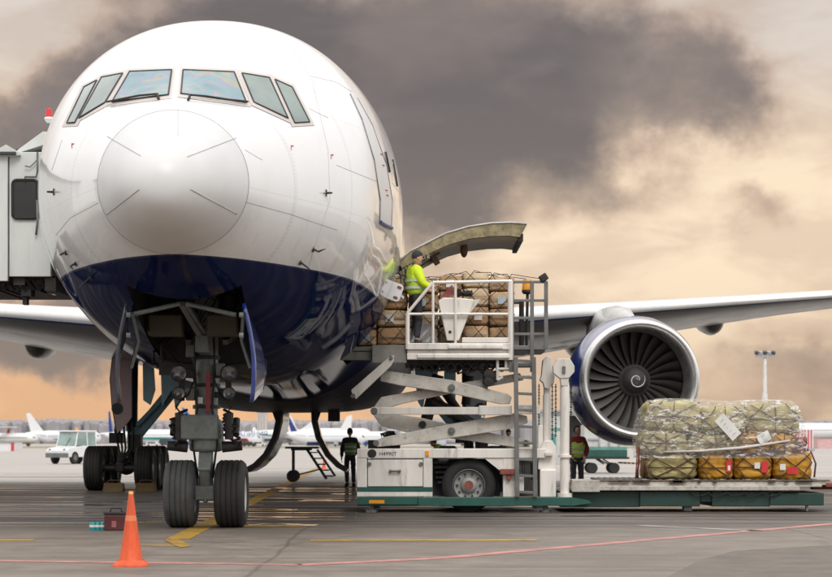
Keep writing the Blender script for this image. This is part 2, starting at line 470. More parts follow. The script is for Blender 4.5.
# cockpit windows: each pane a glass in its own frame
WINS = [[(112.5, 102.6), (130, 72.3), (171.8, 70.7), (168.4, 95.6)], [(79.7, 118.5), (102, 78), (123, 74), (105.5, 103.2)], [(67.6, 123.4), (84.5, 87.8), (97.3, 81), (75.6, 123)],
        [(181, 94.5), (183.2, 70.7), (234, 72.8), (246, 103.2)], [(253.6, 103), (241.8, 74), (269, 78.4), (287.4, 118.8)], [(294, 123.4), (274.6, 80.2), (291.6, 87.8), (309, 122.4)]]
for k, w in enumerate(WINS):
    q = [w[1], w[2], w[3], w[0]]                       # tl tr br bl
    fr = patch(grow(q, 3.4), .005 + .0012*k).build('window_frame', WINFRAME, air, smooth=True)
    g = patch(q, .016).build('window_pane', SCREEN if k in (0, 3) else SIDEGLASS, fr, smooth=True)
    e = []
    pts = q + [q[0]]
    e = projline(pts, .016, 2.2)
    m = MB(); m.path(e, .0125, 6); m.build('window_seal', mat('black_window_seal', (.035, .03, .035), .6), fr, smooth=True)
for pts, h in (([(109, 104.5), (125, 101.5), (141, 98.6), (158, 97.2)], (159, 100)), ([(246.5, 104.5), (226, 102.5), (205, 99.5), (190, 98.3)], (188, 101))):
    m = MB(); m.path(projline(pts, .05), .016, 6); w = m.build('wiper', DARK, air, smooth=True)
    m = MB(); m.path([proj(*pts[-1], .05), proj(*h, .01)], .02, 6); m.build('wiper_arm', DARK, w, smooth=True)

# forward passenger door on the right, with its seal line, window and lettering specks
door = patch([(353, 96), (361, 101), (391, 228), (380, 222)], .006, 10)
dl = [(350, 94), (362, 120), (374, 160), (380, 200), (379.5, 222)]; dr = [(357, 98), (372, 125), (386, 165), (392, 200), (391, 228)]
m = MB(); rows = []
for j in range(41):
    v = j/40*(len(dl)-1); i = min(int(v), len(dl)-2); f_ = v-i
    a = (dl[i][0]*(1-f_)+dl[i+1][0]*f_, dl[i][1]*(1-f_)+dl[i+1][1]*f_); c = (dr[i][0]*(1-f_)+dr[i+1][0]*f_, dr[i][1]*(1-f_)+dr[i+1][1]*f_)
    rows.append([proj(a[0]*(1-u/8)+c[0]*u/8, a[1]*(1-u/8)+c[1]*u/8, .005) for u in range(9)])
rows = [r for r in rows if all(r)]
m.grid(rows); pd = m.build('passenger_door', rm, air, smooth=True)
m = MB(); m.path(projline(dl, .006), .009, 5); m.path(projline(dr, .006), .009, 5); m.build('door_seal', mat('door_seal_grey', (.22, .22, .24), .6), pd)
m = MB(); m.path(projline([dl[-1], (385, 225.5), dr[-1]], .012, 1.5), .035, 6); m.build('door_sill', mat('blue_sill', (.03, .05, .2), .4), pd)
m = MB(); m.path(projline([(385, 152), (389, 172)], .012, 2), .02, 6); m.build('door_window', DARKGLASS, pd)
m = MB()
for px, py in ((381, 154), (383, 165), (386, 190), (387, 195)): m.path(projline([(px-1, py), (px+1, py+.7)], .010, .6), .009, 4)
m.build('door_markings', REDTAG, pd)
m = MB()
for px, py in ((292, 148), (332, 157), (73, 146)): m.path(projline([(px-1, py-2), (px+1, py-2)], .004, .8), .01, 4); m.path(projline([(px-1, py-2), (px-1, py+2)], .004, .8), .006, 4)
m.build('hull_markings', REDTAG, fus)
m = MB(); m.path(projline([(392.5, 160), (397, 186)], .006, 2), .018, 6); m.build('cabin_window', DARKGLASS, air)
# air-data probes and vanes
for px, py, dx, dy in ((326, 193, -7, 1), (313, 249, 6, -2), (300, 262, 5, 4), (54, 192, 5, 0), (66, 252, 6, -1), (76, 263, 3, 3), (91, 277, -6, 6)):
    p = proj(px, py, 0); q = proj(px, py, .1)
    if not p: continue
    r_ = q + Vector((dx*.018, -.07, -dy*.018))
    m = MB(); m.tube(p, q, .022, .014, 6); m.tube(q, r_, .016, .006, 6); m.bar(p - Vector((.0, 0, .05)), p + Vector((0, 0, .05)), .03, .03); m.build('probe', DARK, air)

# ---- nose-gear bay: side walls, roof, beige ducts, cross braces
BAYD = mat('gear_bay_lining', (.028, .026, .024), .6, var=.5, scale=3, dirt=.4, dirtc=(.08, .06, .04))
y0, y1 = TIP+2.8, TIP+6.95
m = MB()
for sx in (-1, 1): m.prism([(y0, 4.4)] + [(TIP+q, sect(q)[3]-(sect(q)[3]-sect(q)[1])*math.sqrt(1-(.88/sect(q)[2])**2)+.05) for q in (2.95, 3.2, 3.6, 4.2, 5, 6, 6.95)] + [(y1, 4.4)], AX+sx*.845, AX+sx*.90, 'YZ')
m.box(AX-.9, AX+.9, y0, y1, 4.4, 4.46); m.box(AX-.9, AX+.9, y1, y1+.06, 2.5, 4.4); m.box(AX-.9, AX+.9, y0-.06, y0, 3.85, 4.4)
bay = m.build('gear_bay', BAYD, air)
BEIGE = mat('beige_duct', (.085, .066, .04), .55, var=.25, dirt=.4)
for a, b_ in ((148, 182), (206, 238)):
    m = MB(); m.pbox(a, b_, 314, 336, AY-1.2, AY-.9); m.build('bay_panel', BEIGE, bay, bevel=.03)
for sx in (-1, 1):
    m = MB(); m.tube(W(183+sx*3, 303.5, AY-2.4), W(183+sx*53, 315, AY-2.4), .035); m.build('bay_brace', GEAR, bay, smooth=40)
m = MB(); m.bar(W(182, 304, AY-2), W(202, 338, AY-.6), .09, .09); m.bar(W(187, 304, AY-2), W(206, 334, AY-.6), .06, .08)
m.pbox(195, 208, 335, 352, AY-.75, AY-.45); m.build('retraction_link', GEAR, bay, bevel=.012)
# hoses and boxes of the bay
for k in range(22):
    x = AX + rnd.uniform(-.8, .8); z = rnd.uniform(3.0, 4.2); yy = AY + rnd.uniform(.2, .9); m = MB()
    if rnd.random() < .5: m.box(x-.09, x+.09, yy, yy+.2, z-.1, z+.1); m.build('bay_box', DARK, bay, bevel=.01)
    else: m.path([(x, yy, z), (x+rnd.uniform(-.3, .3), yy-.1, z-.2), (x+rnd.uniform(-.4, .4), yy, z-.45)], .025, 6); m.build('bay_hose', DARK, bay, smooth=True)

# ---- nose landing gear
ng = MB(); g0 = (AX, AY)
ng.tube((AX, AY, .5), (AX, AY+.02, 1.55), .115, n=20); ng.tube((AX, AY+.02, 1.35), (AX, AY+.1, 4.3), .185, .20, n=20)
ngo = ng.build('nose_gear', GEAR, air, smooth=40)
m = MB(); m.lathe([(.19, 1.22), (.27, 1.24), (.29, 1.5), (.26, 1.72), (.21, 1.76)], (AX, AY, 0), n=24, cap=(True, True))
m.box(AX-.40, AX+.22, AY-.36, AY-.1, 1.42, 1.82)
m.build('steering_collar', GEAR, ngo, smooth=35, bevel=.03)
for sx in (-1, 1):
    m = MB(); m.tube((AX+sx*.28, AY-.2, 1.3), (AX+sx*.60, AY-.2, 1.32), .09, .075); m.tube((AX+sx*.40, AY-.3, 1.42), (AX+sx*.40, AY-.3, 1.85), .07)
    m.tube((AX+sx*.50, AY-.25, 1.5), (AX+sx*.50, AY-.1, 1.75), .06)
    for k in range(6): m.path([(AX+sx*rnd.uniform(.28, .52), AY-.3, 1.3+.1*k), (AX+sx*rnd.uniform(.4, .62), AY-.35, 1.34+.1*k), (AX+sx*.3, AY-.1, 1.5+.08*k)], .025, 5)
    m.build('steering_actuator', DARK, ngo, smooth=40)
m = MB(); m.bar((AX, AY-.12, 1.25), (AX, AY-.3, .95), .2, .05); m.bar((AX, AY-.3, .95), (AX, AY-.08, .62), .16, .05); m.tube((AX-.1, AY-.3, .95), (AX+.1, AY-.3, .95), .04)
m.build('torque_link', GEAR, ngo, bevel=.01)
m = MB(); m.tube((AX-.36, AY, .545), (AX+.36, AY, .545), .085, n=16); m.box(AX-.17, AX+.17, AY-.14, AY+.14, .44, .68); m.tube((AX, AY-.1, .4), (AX, AY-.1, .5), .04); m.build('axle', GEAR, ngo, smooth=35, bevel=.02)
m = MB(); m.bar((AX, AY+.1, 2.0), (AX, AY+2.6, 3.3), .22, .16); m.bar((AX-.3, AY+.1, 3.0), (AX-.55, AY+2, 3.4), .08, .08); m.bar((AX+.3, AY+.1, 3.0), (AX+.55, AY+2, 3.4), .08, .08); m.build('drag_brace', GEAR, ngo)
m = MB()
for sx in (-1, 1): m.path([(AX+sx*.13, AY-.2, 3.6), (AX+sx*.16, AY-.22, 2.6), (AX+sx*.12, AY-.22, 1.9), (AX+sx*.2, AY-.2, 1.4), (AX+sx*.12, AY-.14, .8)], .018, 6)
m.build('hydraulic_hose', BLACK, ngo, smooth=True)
m = MB(); m.box(AX+.02, AX+.09, AY-.226, AY-.215, 1.86, 2.5); m.build('warning_streamer', mat('faded_red_strip', (.32, .05, .06), .6), ngo)
LAMP = mat('landing_lamp_glass', (.20, .205, .21), .2, metal=.5, var=.4, scale=12)
for sx, dz, r_ in ((-1, 0, .13), (1, 0, .13), (-1, -.32, .10), (1, -.32, .10)):
    z = CH + (HZ-374)/61.7 + dz; x = AX + sx*.40
    m = MB(); m.lathe([(r_*.5, .22), (r_, .05), (r_*1.08, 0), (r_*.9, -.01)], (x, AY-.35, z), axis='Y', n=24, cap=(True, False)); l = m.build('landing_light', DARK, ngo, smooth=40)
    m = MB(); m.lathe([(.001, .03), (r_*.45, .025), (r_*.88, -.002)], (x, AY-.35, z), axis='Y', n=24); m.build('lens', LAMP, l, smooth=True)
m = MB()
for sx in (-1, 1):
    m = MB(); z_ = CH+(HZ-374)/61.7; m.bar((AX+sx*.15, AY-.12, z_), (AX+sx*.40, AY-.16, z_), .06, .14); m.bar((AX+sx*.15, AY-.12, z_-.34), (AX+sx*.40, AY-.16, z_-.34), .06, .10); m.bar((AX+sx*.38, AY-.16, z_+.12), (AX+sx*.38, AY-.16, z_-.44), .10, .05, (0, 1, 0)); m.build('lamp_bracket', DARK, ngo, bevel=.01)
def wheel_mesh(R_, w, groove=4):
    prof = [(R_*.55, -w*.40), (R_*.60, -w*.47), (R_*.78, -w*.5), (R_*.90, -w*.46), (R_*.97, -w*.38)]
    for k in range(groove):
        c = (-.5 + (k+.5)/groove) * w*.68
        prof += [(R_, c-w*.075), (R_, c-.012*1.0), (R_*.975, c-.008), (R_*.975, c+.008), (R_, c+.012), (R_, c+w*.075)]
    prof += [(R_*.97, w*.38), (R_*.90, w*.46), (R_*.78, w*.5), (R_*.60, w*.47), (R_*.55, w*.40)]
    return prof
TYREW = mat('worn_grey_tyre', (.075, .078, .076), .7, var=.3, scale=4, dirt=.35, dirtc=(.03, .028, .026), bump=.15)
TYRE = mat('aircraft_tyre', (.025, .023, .022), .72, var=.3, scale=4, bump=.15)
RIM = mat('wheel_rim_white', (.55, .55, .54), .4, var=.15, dirt=.25)
def gear_wheel(x, y, R_, w, parent, mt, name='wheel'):
    o_ = MB().lathe(wheel_mesh(R_, w), (x, y, R_), axis='X', n=48).build(name, mt, parent, smooth=40)
    MB().lathe([(R_*.12, -w*.42), (R_*.2, -w*.40), (R_*.3, -w*.25), (R_*.45, -w*.3), (R_*.56, -w*.44), (R_*.56, w*.44), (R_*.45, w*.3), (R_*.3, w*.25), (R_*.2, w*.40), (R_*.12, w*.42)], (x, y, R_), axis='X', n=32, cap=(True, True)).build('rim', RIM, o_, smooth=40)
    return o_
gear_wheel(AX-.40, AY, .545, .50, ngo, TYREW); gear_wheel(AX+.41, AY, .545, .50, ngo, TYRE)
r3 = random.Random(11)
for k in range(16):
    a = r3.uniform(0, 6.28); z0 = r3.uniform(1.75, 3.4); r_ = .215
    m = MB(); p = [(AX + r_*math.cos(a+.5*q) , AY-.02 + r_*math.sin(a+.5*q) - .02*q, z0 + .16*q*r3.uniform(.6, 1.2)) for q in range(5)]; m.path(p, r3.uniform(.01, .018), 6); m.build('brake_hose', BLACK if k % 3 else STEEL, ngo, smooth=True)
for z in (1.95, 2.3, 2.75, 3.15):
    MB().lathe([(.20, z-.03), (.225, z-.03), (.225, z+.03), (.20, z+.03)], (AX, AY+.07, 0), n=20).build('hose_clamp', DARK, ngo, smooth=40)
for sx, z in ((-1, 2.15), (1, 2.55), (-1, 2.85)):
    m = MB(); m.box(AX+sx*.24-.07, AX+sx*.24+.07, AY-.18, AY-.02, z-.1, z+.1); m.build('valve_box', GEAR, ngo, bevel=.015)
m = MB(); m.box(AX-.11, AX-.03, AY-.212, AY-.205, 2.0, 2.1); m.build('placard', PAPER, ngo)
for sx in (-1, 1):
    m = MB(); m.path([(AX+sx*.3, AY-.3, 1.75), (AX+sx*.45, AY-.38, 1.95), (AX+sx*.25, AY-.3, 2.15), (AX+sx*.15, AY-.25, 2.4)], .016, 6); m.build('steering_hose', BLACK, ngo, smooth=True)
# gear doors hanging either side of the bay
def gdoor(sx, mt):
    m = MB(); rows = []
    for i in range(11):
        v = i/10; z = 3.42 - v*1.46; rows_ = []
        out_ = sx*(.86 + .16*math.sin(v*2.2) - .02*v)
        for j in range(9):
            u = j/8; yb = AY-2.95 + u*1.9; zz = z + (-.32*u)*(1-v) + .25*u*v
            rows_.append((AX+out_+(-.27*u if sx < 0 else .02*u), yb, zz))
        rows.append(rows_)
    m.grid(rows); o_ = m.build('nose_gear_door', mt, air, smooth=True)
    s = o_.modifiers.new('thick', 'SOLIDIFY'); s.thickness = .05; s.offset = 0
    m = MB(); m.path([(AX+sx*.83, AY-2.6, 3.3), (AX+sx*.78, AY-2.3, 2.9), (AX+sx*.9, AY-2.2, 2.5)], .03, 6)
    for z in (3.25, 2.95): m.tube((AX+sx*.80, AY-2.97, z), (AX+sx*.86, AY-2.97, z), .04, n=8)
    m.build('door_hinge', GEAR, o_, smooth=40)
NAVY = mat('navy_gloss_paint', (.012, .032, .20), .2, coat=.8, var=.3, scale=4)
gdoor(1, NAVY); gdoor(-1, mat('navy_grey_door_paint', (.05, .05, .075), .3, coat=.5, var=.2))

# ---- main landing gear: a strut, a strut door, a folding side brace and a six-wheel bogie on each side
HT, MY = 5.05, 58.6
PINK = mat('gear_door_pink_reflection', (.56, .40, .41), .45, var=.12)  # gear door grey with a pink window reflection put into its colour
def main_gear(sx):
    x = AX + sx*HT
    o_ = MB().tube((x-sx*.12, MY, .7), (x-sx*.12, MY, 2.2), .13, n=16).tube((x-sx*.12, MY, 1.7), (x-sx*.12, MY, 4.4), .17, .20, n=16).build('main_gear', DARK if sx < 0 else DARK, air, smooth=40)
    m = MB(); m.bar((x, MY-1.6, .66), (x, MY+1.6, .66), .26, .26); m.tube((x, MY-.3, .66), (x, MY+.3, .7), .25); m.build('bogie_beam', DARK, o_, bevel=.03)
    for dy in (-1.46, 0, 1.46):
        m = MB(); m.tube((x-.7, MY+dy, .635), (x+.7, MY+dy, .635), .1); m.build('axle', DARK, o_)
        for s2 in (-1, 1): gear_wheel(x+s2*.72, MY+dy, .635, .53, o_, TYRE)
    a = Vector((x-sx*.2, MY-.1, 1.5)); b_ = Vector((x-sx*1.5, MY-.1, 3.1)); c = Vector((x-sx*2.6, MY-.1, 3.3))
    m = MB(); m.bar(a, b_, .12, .36, (0, 0, 1)); m.bar(a+Vector((-sx*.1, -.12, .35)), b_+Vector((0, -.12, .0)), .1, .14); m.bar(b_, c, .2, .3); m.tube(b_-Vector((0, .2, 0)), b_+Vector((0, .2, 0)), .2)
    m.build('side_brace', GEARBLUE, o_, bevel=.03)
    m = MB(); m.prism([(x-sx*.48, 4.2), (x-sx*.78, 4.2), (x-sx*.86, 2.9), (x-sx*.72, 2.45), (x-sx*.5, 2.6)], MY-.36, MY-.3); m.build('reflection_panel', mat('teal_window_reflection', (.36, .56, .62), .45, var=.15), o_, bevel=.02); m = MB(); m.prism([(x-sx*1.0, 3.8), (x-sx*1.7, 3.8), (x-sx*1.62, 2.6), (x-sx*1.45, 2.3), (x-sx*1.35, 2.9), (x-sx*1.05, 2.4)], MY-.36, MY-.3); m.build('reflection_panel', mat('teal_window_reflection', (.36, .56, .62), .45, var=.15), o_, bevel=.02)  # teal window reflections, built as added panels beside the brace
    m = MB()
    for k in range(5): m.path([(x-.25+.1*k, MY-.3, 2.2), (x-.3+.13*k, MY-.45, 1.7), (x-.2+.1*k, MY-.4, 1.2), (x-.1, MY-.5, .8)], .035, 5)
    m.box(x-.5, x-.1, MY-.3, MY, 1.35, 1.65); m.box(x+.1, x+.45, MY-.4, MY, 1.1, 1.6)
    m.build('brake_line', DARK, o_)
    # strut door, outboard
    xo = x - sx*.20
    p = [(xo, 4.05), (xo+sx*.52, 4.15), (xo+sx*.62, 3.2), (xo+sx*.56, 2.4), (xo+sx*.42, 1.62), (xo+sx*.1, 1.95), (xo, 2.1)]
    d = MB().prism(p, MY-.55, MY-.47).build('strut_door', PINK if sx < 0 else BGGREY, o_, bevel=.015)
    MB().path([(a_[0], MY-.5, a_[1]) for a_ in p[1:5]], .035, 6).build('door_seal', BLACK, d)
    MB().lathe([(.001, -.01), (.16, -.006), (.17, .0)], (xo+sx*.42, MY-.56, 2.35), axis='Y', n=20).build('access_hole', BGDARK, d)
for sx in (-1, 1): main_gear(sx)
# curved belly doors of the main-gear wells hang open beside the keel
def belly_door(sx):
    o_pts = [(.42, 2.5), (.44, 1.95), (.55, 1.5), (.82, 1.0), (1.12, .70), (1.38, .55)]
    i_pts = [(p[0]+.17*(1-k*.1), p[1]+.02*k) for k, p in enumerate(o_pts)]
    m = MB(); ys = [56.2+.35*k for k in range(10)]
    rows = []
    for y in ys: rows.append([(AX+.05+sx*p[0], y, p[1]) for p in o_pts])
    m.grid(rows); d = m.build('belly_door', mat('belly_door_grey', (.30, .30, .30), .25, metal=.4, coat=.4, dirt=.3), air, smooth=True)
    s = d.modifiers.new('thick', 'SOLIDIFY'); s.thickness = .06; s.offset = 0
    m = MB()
    poly = [(AX+.05+sx*p[0], p[1]) for p in o_pts] + [(AX+.05+sx*p[0], p[1]) for p in i_pts[::-1]]
    poly[-1] = (AX+.05+sx*.78, 2.5); m.prism([(a, b_) for a, b_ in poly], 56.08, 56.16)
    for k in range(1, 5): m.tube((AX+.05+sx*(o_pts[k][0]+.08), 56.07, o_pts[k][1]+.02), (AX+.05+sx*(o_pts[k][0]+.08), 56.2, o_pts[k][1]+.02), .03)
    m.build('door_rib', DARK, d)
for sx in (-1, 1): belly_door(sx)
# wing-to-body fairing and keel
m = MB(); rows = []
for k in range(25):
    u = k/24; y = 45.5 + u*22; a = math.sin(math.pi*min(1, max(0, u)))**.45
    rows.append([(AX + (3.25*a+.05)*math.copysign(abs(math.cos(th))**.6, math.cos(th)), y, 4.0 + (1.74*a+.05)*math.copysign(abs(math.sin(th))**.6, math.sin(th))) for th in [2*math.pi*i/48 for i in range(48)]])
m.grid(rows, close=True); m.build('belly_fairing', mat('dull_navy_belly', (.012, .013, .03), .45, var=.3, dirt=.3), air, smooth=True)
m = MB(); m.box(-2.42, -2.1, 55, 55.3, 1.95, 2.45); m.build('drain_mast', DARK, air); m = MB(); m.tube((-2.75, 55, 1.6), (-2.75, 55, 2.4), .025); m.build('antenna', DARK, air)

# ---- wings
WING = mat('wing_grey_paint', (.23, .23, .23), .35, var=.15, scale=1.2, dirt=.25, coat=.3)
SLAT = mat('slat_white_metal', (.80, .80, .79), .3, var=.05, coat=.4)
def wsec(lat):
    yl = 51.5 + .62*(lat-3.1); zl = CH + (3.95 + .0964*lat - CH)*1.065
    if lat < 10: yt = 67.2 - .02*lat
    else: yt = 67.0 + (lat-10)*.25
    zt = 4.23 + .18*(lat-6.8)
    if lat > 16: zt = 4.23+.18*9.2 + (lat-16)*.12
    return yl, zl, yt, zt, (.135 - .003*lat if lat < 10 else max(.06, .105 - .0035*(lat-10)))
def foil(u, t):       # half thickness along the chord
    return t*5*(.2969*math.sqrt(u)-.126*u-.3516*u*u+.2843*u**3-.1036*u**4)
def wing(sx):
    lats = [2.2, 3.1, 5, 6.5, 8, 10, 12.5, 15, 18, 22, 26, 30]
    us = [0, .0012, .004, .012, .025, .045, .07, .1, .15, .22, .32, .45, .6, .75, .9, 1]
    def rows(u0, u1, off):
        out = []
        for la in lats:
            yl, zl, yt, zt, t_ = wsec(la); ch = yt-yl
            uu = [u for u in us if u0 <= u <= u1]
            P = lambda u, s_: (AX+sx*la, yl+u*ch, zl+(zt-zl)*u + s_*(foil(u, t_)*ch*(.62 if s_ > 0 else .72)+off))
            out.append([P(u, 1) for u in uu[::-1]] + [P(u, -1) for u in uu[1:]])
        return out
    m = MB(); rw = rows(0, 1, 0); vr = m.grid(rw, close=True); m.bm.faces.new(vr[-1]); o_ = m.build('wing', WING, air, smooth=50)
    out = []
    for la in lats:
        yl, zl, yt, zt, t_ = wsec(la); ch = yt-yl
        q = []
        for u in (.14, .1, .07, .045, .025, .012, .004): q.append((AX+sx*la, yl+u*ch-.02, zl+(zt-zl)*u + foil(u, t_)*ch*.62+.015))
        q.append((AX+sx*la, yl-.03, zl))
        for u in (.001, .003, .006): q.append((AX+sx*la, yl+u*ch-.02, zl+(zt-zl)*u - foil(u, t_)*ch*.72-.015))
        out.append(q)
    m = MB(); m.grid(out[1:]); sl = m.build('leading_edge_slat', SLAT, o_, smooth=50)
    out = []
    for la in lats[1:]:
        yl, zl, yt, zt, t_ = wsec(la); ch = yt-yl
        out.append([(AX+sx*la, yl+u*ch-.022, zl+(zt-zl)*u - foil(u, t_)*ch*.72-.018) for u in (.006, .008, .010)])
    m = MB(); m.grid(out); m.build('slat_gap', mat('dull_blue_underside', (.04, .06, .2), .4), o_, smooth=50)
    for la, r_ in ((8.6, .62), (12.9, .5), (21.5, .42)):
        yl, zl, yt, zt, t_ = wsec(la)
        m = MB(); ya = yt - 4.2; za = zl + (zt-zl)*.72 - .12
        prof = [(.02, -.1), (r_*.55, .0), (r_*.85, .35), (r_, 1.0), (r_*.95, 2.2), (r_*.6, 3.8), (.05, 5.2)]
        rr = []
        for r2, y_ in prof: rr.append([(AX+sx*la + r2*.8*math.cos(a), ya+y_, za + .1*y_ + (r2*1.05*math.sin(a) if math.sin(a) < 0 else r2*1.2*math.sin(a))) for a in [2*math.pi*i/24 for i in range(24)]])
        m.grid(rr, close=True); m.build('flap_fairing', mat('flap_fairing_grey', (.26, .26, .255), .3, coat=.3), o_, smooth=True)
    return o_
for sx in (-1, 1): wing(sx)

# ---- engines
BLADE = mat('fan_blade_titanium', (.105, .096, .088), .5, metal=.4, var=.2)
LIP = mat('polished_inlet_lip', (.80, .80, .80), .28, metal=.85, var=.06)
DUCT = mat('inlet_duct_grey', (.42, .41, .40), .4, metal=.5, var=.1)
EY, KE = 48.6, 48.6/52.4
def engine(sx, ex, ey, ez):
    o = (ex, ey, ez)
    e = MB().lathe([(1.575, .30), (1.65, .6), (1.725, 1.1), (1.755, 1.8), (1.70, 2.6), (1.6, 3.6), (1.45, 4.6), (1.40, 4.6), (1.40, 3.0)], o, axis='Y', n=96).build('engine', NAVY, air, smooth=50)
    MB().lathe([(1.30, .50), (1.32, .28), (1.36, .13), (1.41, .04), (1.47, 0), (1.52, .03), (1.555, .12), (1.58, .30)], o, axis='Y', n=96).build('inlet_lip', LIP, e, smooth=True)
    MB().lathe([(1.30, .50), (1.295, .8), (1.29, 1.1)], o, axis='Y', n=96).build('inlet_duct', DUCT, e, smooth=True)
    MB().lathe([(1.30, 1.1), (1.29, 1.9), (.3, 1.92)], o, axis='Y', n=64).build('fan_case', BGDARK, e, smooth=50)
    NB = 26
    for k in range(NB):
        m = MB(); rows = []
        for j in range(9):
            u = j/8; r_ = .36 + (1.285-.36)*u; a0 = 2*math.pi*k/NB + .16*(u-.35)**2
            ch = .20 + .19*u; tw = R(36 + 24*u)
            row = []
            for i in range(5):
                c_ = (i/4-.5)*ch; cam_ = .03*(1-(2*i/4-1)**2)
                a = a0 + (c_*math.sin(tw) + cam_*math.cos(tw))/r_; yy = 1.3 + c_*math.cos(tw)*1.1 - cam_*math.sin(tw)
                row.append((ex + r_*math.sin(a), ey + yy, ez + r_*math.cos(a)))
            rows.append(row)
        m.grid(rows); m.build('fan_blade', BLADE, e, smooth=True)
    MB().lathe([(.015, .62), (.1, .68), (.2, .79), (.3, .94), (.37, 1.1), (.42, 1.2), (.42, 1.6)], o, axis='Y', n=48, cap=(True, False)).build('spinner', mat('spinner_dark', (.09, .086, .083), .35, var=.2), e, smooth=True)
    MB().lathe([(.36, 1.055), (.405, 1.14), (.43, 1.21)], o, axis='Y', n=48).build('spinner_ring', mat('spinner_ring_grey', (.28, .27, .265), .4, metal=.5), e, smooth=True)
    pts = []
    for i in range(60):
        a = 2.2*math.pi*i/59*1.05; r_ = .03 + .20*(i/59)**.8 if i < 48 else .03+.20*(48/59)**.8 + (i-48)*.003
        yy = .62 + (r_-.015)*.85 if r_ > .1 else .62+(r_-.015)*.75
        pts.append((ex + r_*math.sin(-a+2.0), ey + yy - .012, ez + r_*math.cos(-a+2.0)))
    MB().path(pts, [.006+.013*min(1, i/30) if i < 48 else .019*(1-(i-48)/14) for i in range(60)], 6).build('spiral_mark', mat('white_spiral_paint', (.75, .75, .75), .4), e, smooth=True)
    MB().lathe([(1.2, 4.6), (1.0, 5.2), (.8, 6.2), (.4, 7.0), (.02, 7.6)], o, axis='Y', n=40).build('exhaust_cone', DARK, e, smooth=True)
    rows = []
    for k in range(9):
        u = k/8; y = ey+.9 + u*6.6; h0 = ez + 1.50 - u*.3; h1 = ez + 1.72 + .52*math.sin(min(1, u*1.6)*math.pi/2)
        w = .12 + .34*math.sin(min(1, u*1.9)*math.pi/2)
        rows.append([(ex-sx*.1 - w, y, h0), (ex-sx*.1 - w*.95, y, (h0+h1)/2), (ex-sx*.1 - w*.6, y, h1-.06), (ex-sx*.1, y, h1), (ex-sx*.1 + w*.6, y, h1-.06), (ex-sx*.1 + w*.95, y, (h0+h1)/2), (ex-sx*.1 + w, y, h0)])
    m = MB(); m.grid(rows); m.bm.faces.new([m.bm.verts.new(p) for p in rows[0]]); m.build('pylon', mat('pylon_pale_grey', (.55, .55, .54), .35, coat=.3), e, smooth=60)
    off = Vector((ex, ey, ez)) - ORIG[air.name]
    for q in [e] + list(e.children):
        for v in q.data.vertices: v.co = off + (v.co-off)*KE; v.co.x -= sx*.035*max(0, v.co.y-off.y)
ec = W(641, 379, EY)
engine(1, ec.x, EY, ec.z); engine(-1, 2*AX-ec.x-.6, EY, ec.z)

# ---- tail
m = MB(); m.prism([(80, 8.5), (86, 8.5), (89.5, 17.5), (87.2, 17.5)], AX-.2, AX+.2, 'YZ'); m.build('tail_fin', BGWHITE, air, bevel=.05)
for sx in (-1, 1): m = MB(); m.prism([(AX+sx*1, 82), (AX+sx*10.5, 88), (AX+sx*10.5, 90), (AX+sx*1, 88)], 6.2, 6.42, 'XY'); m.build('tailplane', WING, air, bevel=.05)

# ---- forward cargo door, swung up on its top hinge
DOUT = mat('cargo_door_outer_white', (.55, .55, .54), .3, coat=.5, dirt=.2); DPRIM = mat('cargo_door_primer', (.30, .25, .14), .6, var=.4, scale=7, dirt=.85)
DLIN = mat('cargo_door_liner', (.36, .35, .34), .5, var=.2, dirt=.4)
arc_o = [(398, 262), (410, 251), (428, 242), (446, 233), (468, 226.5), (492, 222.8), (512, 222.3), (527, 223.6)]
arc_i = [(402, 268), (418, 259.5), (434, 251), (450, 244), (470, 238.5), (492, 236), (508, 235.6), (520, 237)]
DY = 39.78
def a3(pts, Y): return [W(px, py, DY) + Vector((0, Y-DY, 0)) for px, py in pts]
m = MB(); m.grid([a3(arc_o, DY), a3(arc_o, DY+2.75)]); cd = m.build('cargo_door', DOUT, air, smooth=True)
sm = cd.modifiers.new('thick', 'SOLIDIFY'); sm.thickness = .03; sm.offset = 0
m = MB(); m.grid([a3(arc_o, DY+.02), a3(arc_i, DY+.02)]); m.grid([a3(arc_o, DY+2.73), a3(arc_i, DY+2.73)])
m.grid([[W(527, 223.6, DY)+Vector((0, k*.39, 0)), W(520, 237, DY)+Vector((0, k*.39, 0))] for k in range(8)])
m.build('door_frame', DPRIM, cd, smooth=30)
m = MB(); m.grid([a3(arc_i, DY+.15), a3(arc_i, DY+2.65)]); m.build('door_liner', DLIN, cd, smooth=True)
m = MB()
for k in range(7):
    p = W(521, 236, DY) + Vector((0, .1+k*.4, -.03)); m = MB(); m.box(p.x-.05, p.x+.05, p.y, p.y+.10, p.z-.07, p.z+.09); m.build('latch', DARK, cd, bevel=.01)
ACT = mat('actuator_brown', (.12, .07, .05), .6, var=.3, dirt=.4)
m = MB(); q = W(464, 245, DY+1.1); m.ell(q + Vector((0, 0, -.10)), (.08, .08, .16), 12, 8); m.build('door_latch_hook', ACT, cd, smooth=40)
m = MB(); q = W(436, 252, DY+.5); m.bar((q.x-.12, DY+.6, q.z+.02), (q.x+.04, DY+.6, q.z-.24), .14, .12); m.build('door_actuator', ACT, cd, bevel=.02)
m = MB(); m.bar(W(400, 275, DY+.1), W(432, 251, DY+.3), .1, .12); m.bar(W(404, 280, DY+.05), W(440, 254, DY+.9), .06, .06)
for k in range(10): a = W(404+2.6*k, 271-1.9*k, DY); m.box(a.x-.035, a.x+.04, DY+.03, DY+.2, a.z-.06+rnd.uniform(-.04, .04), a.z+.05)
m.path([W(403, 276, DY+.1), W(402, 286, DY+.1)], .05, 6); m.build('hinge_arm', mat('hinge_arm_grey', (.26, .23, .18), .5, metal=.3, dirt=.5), cd)
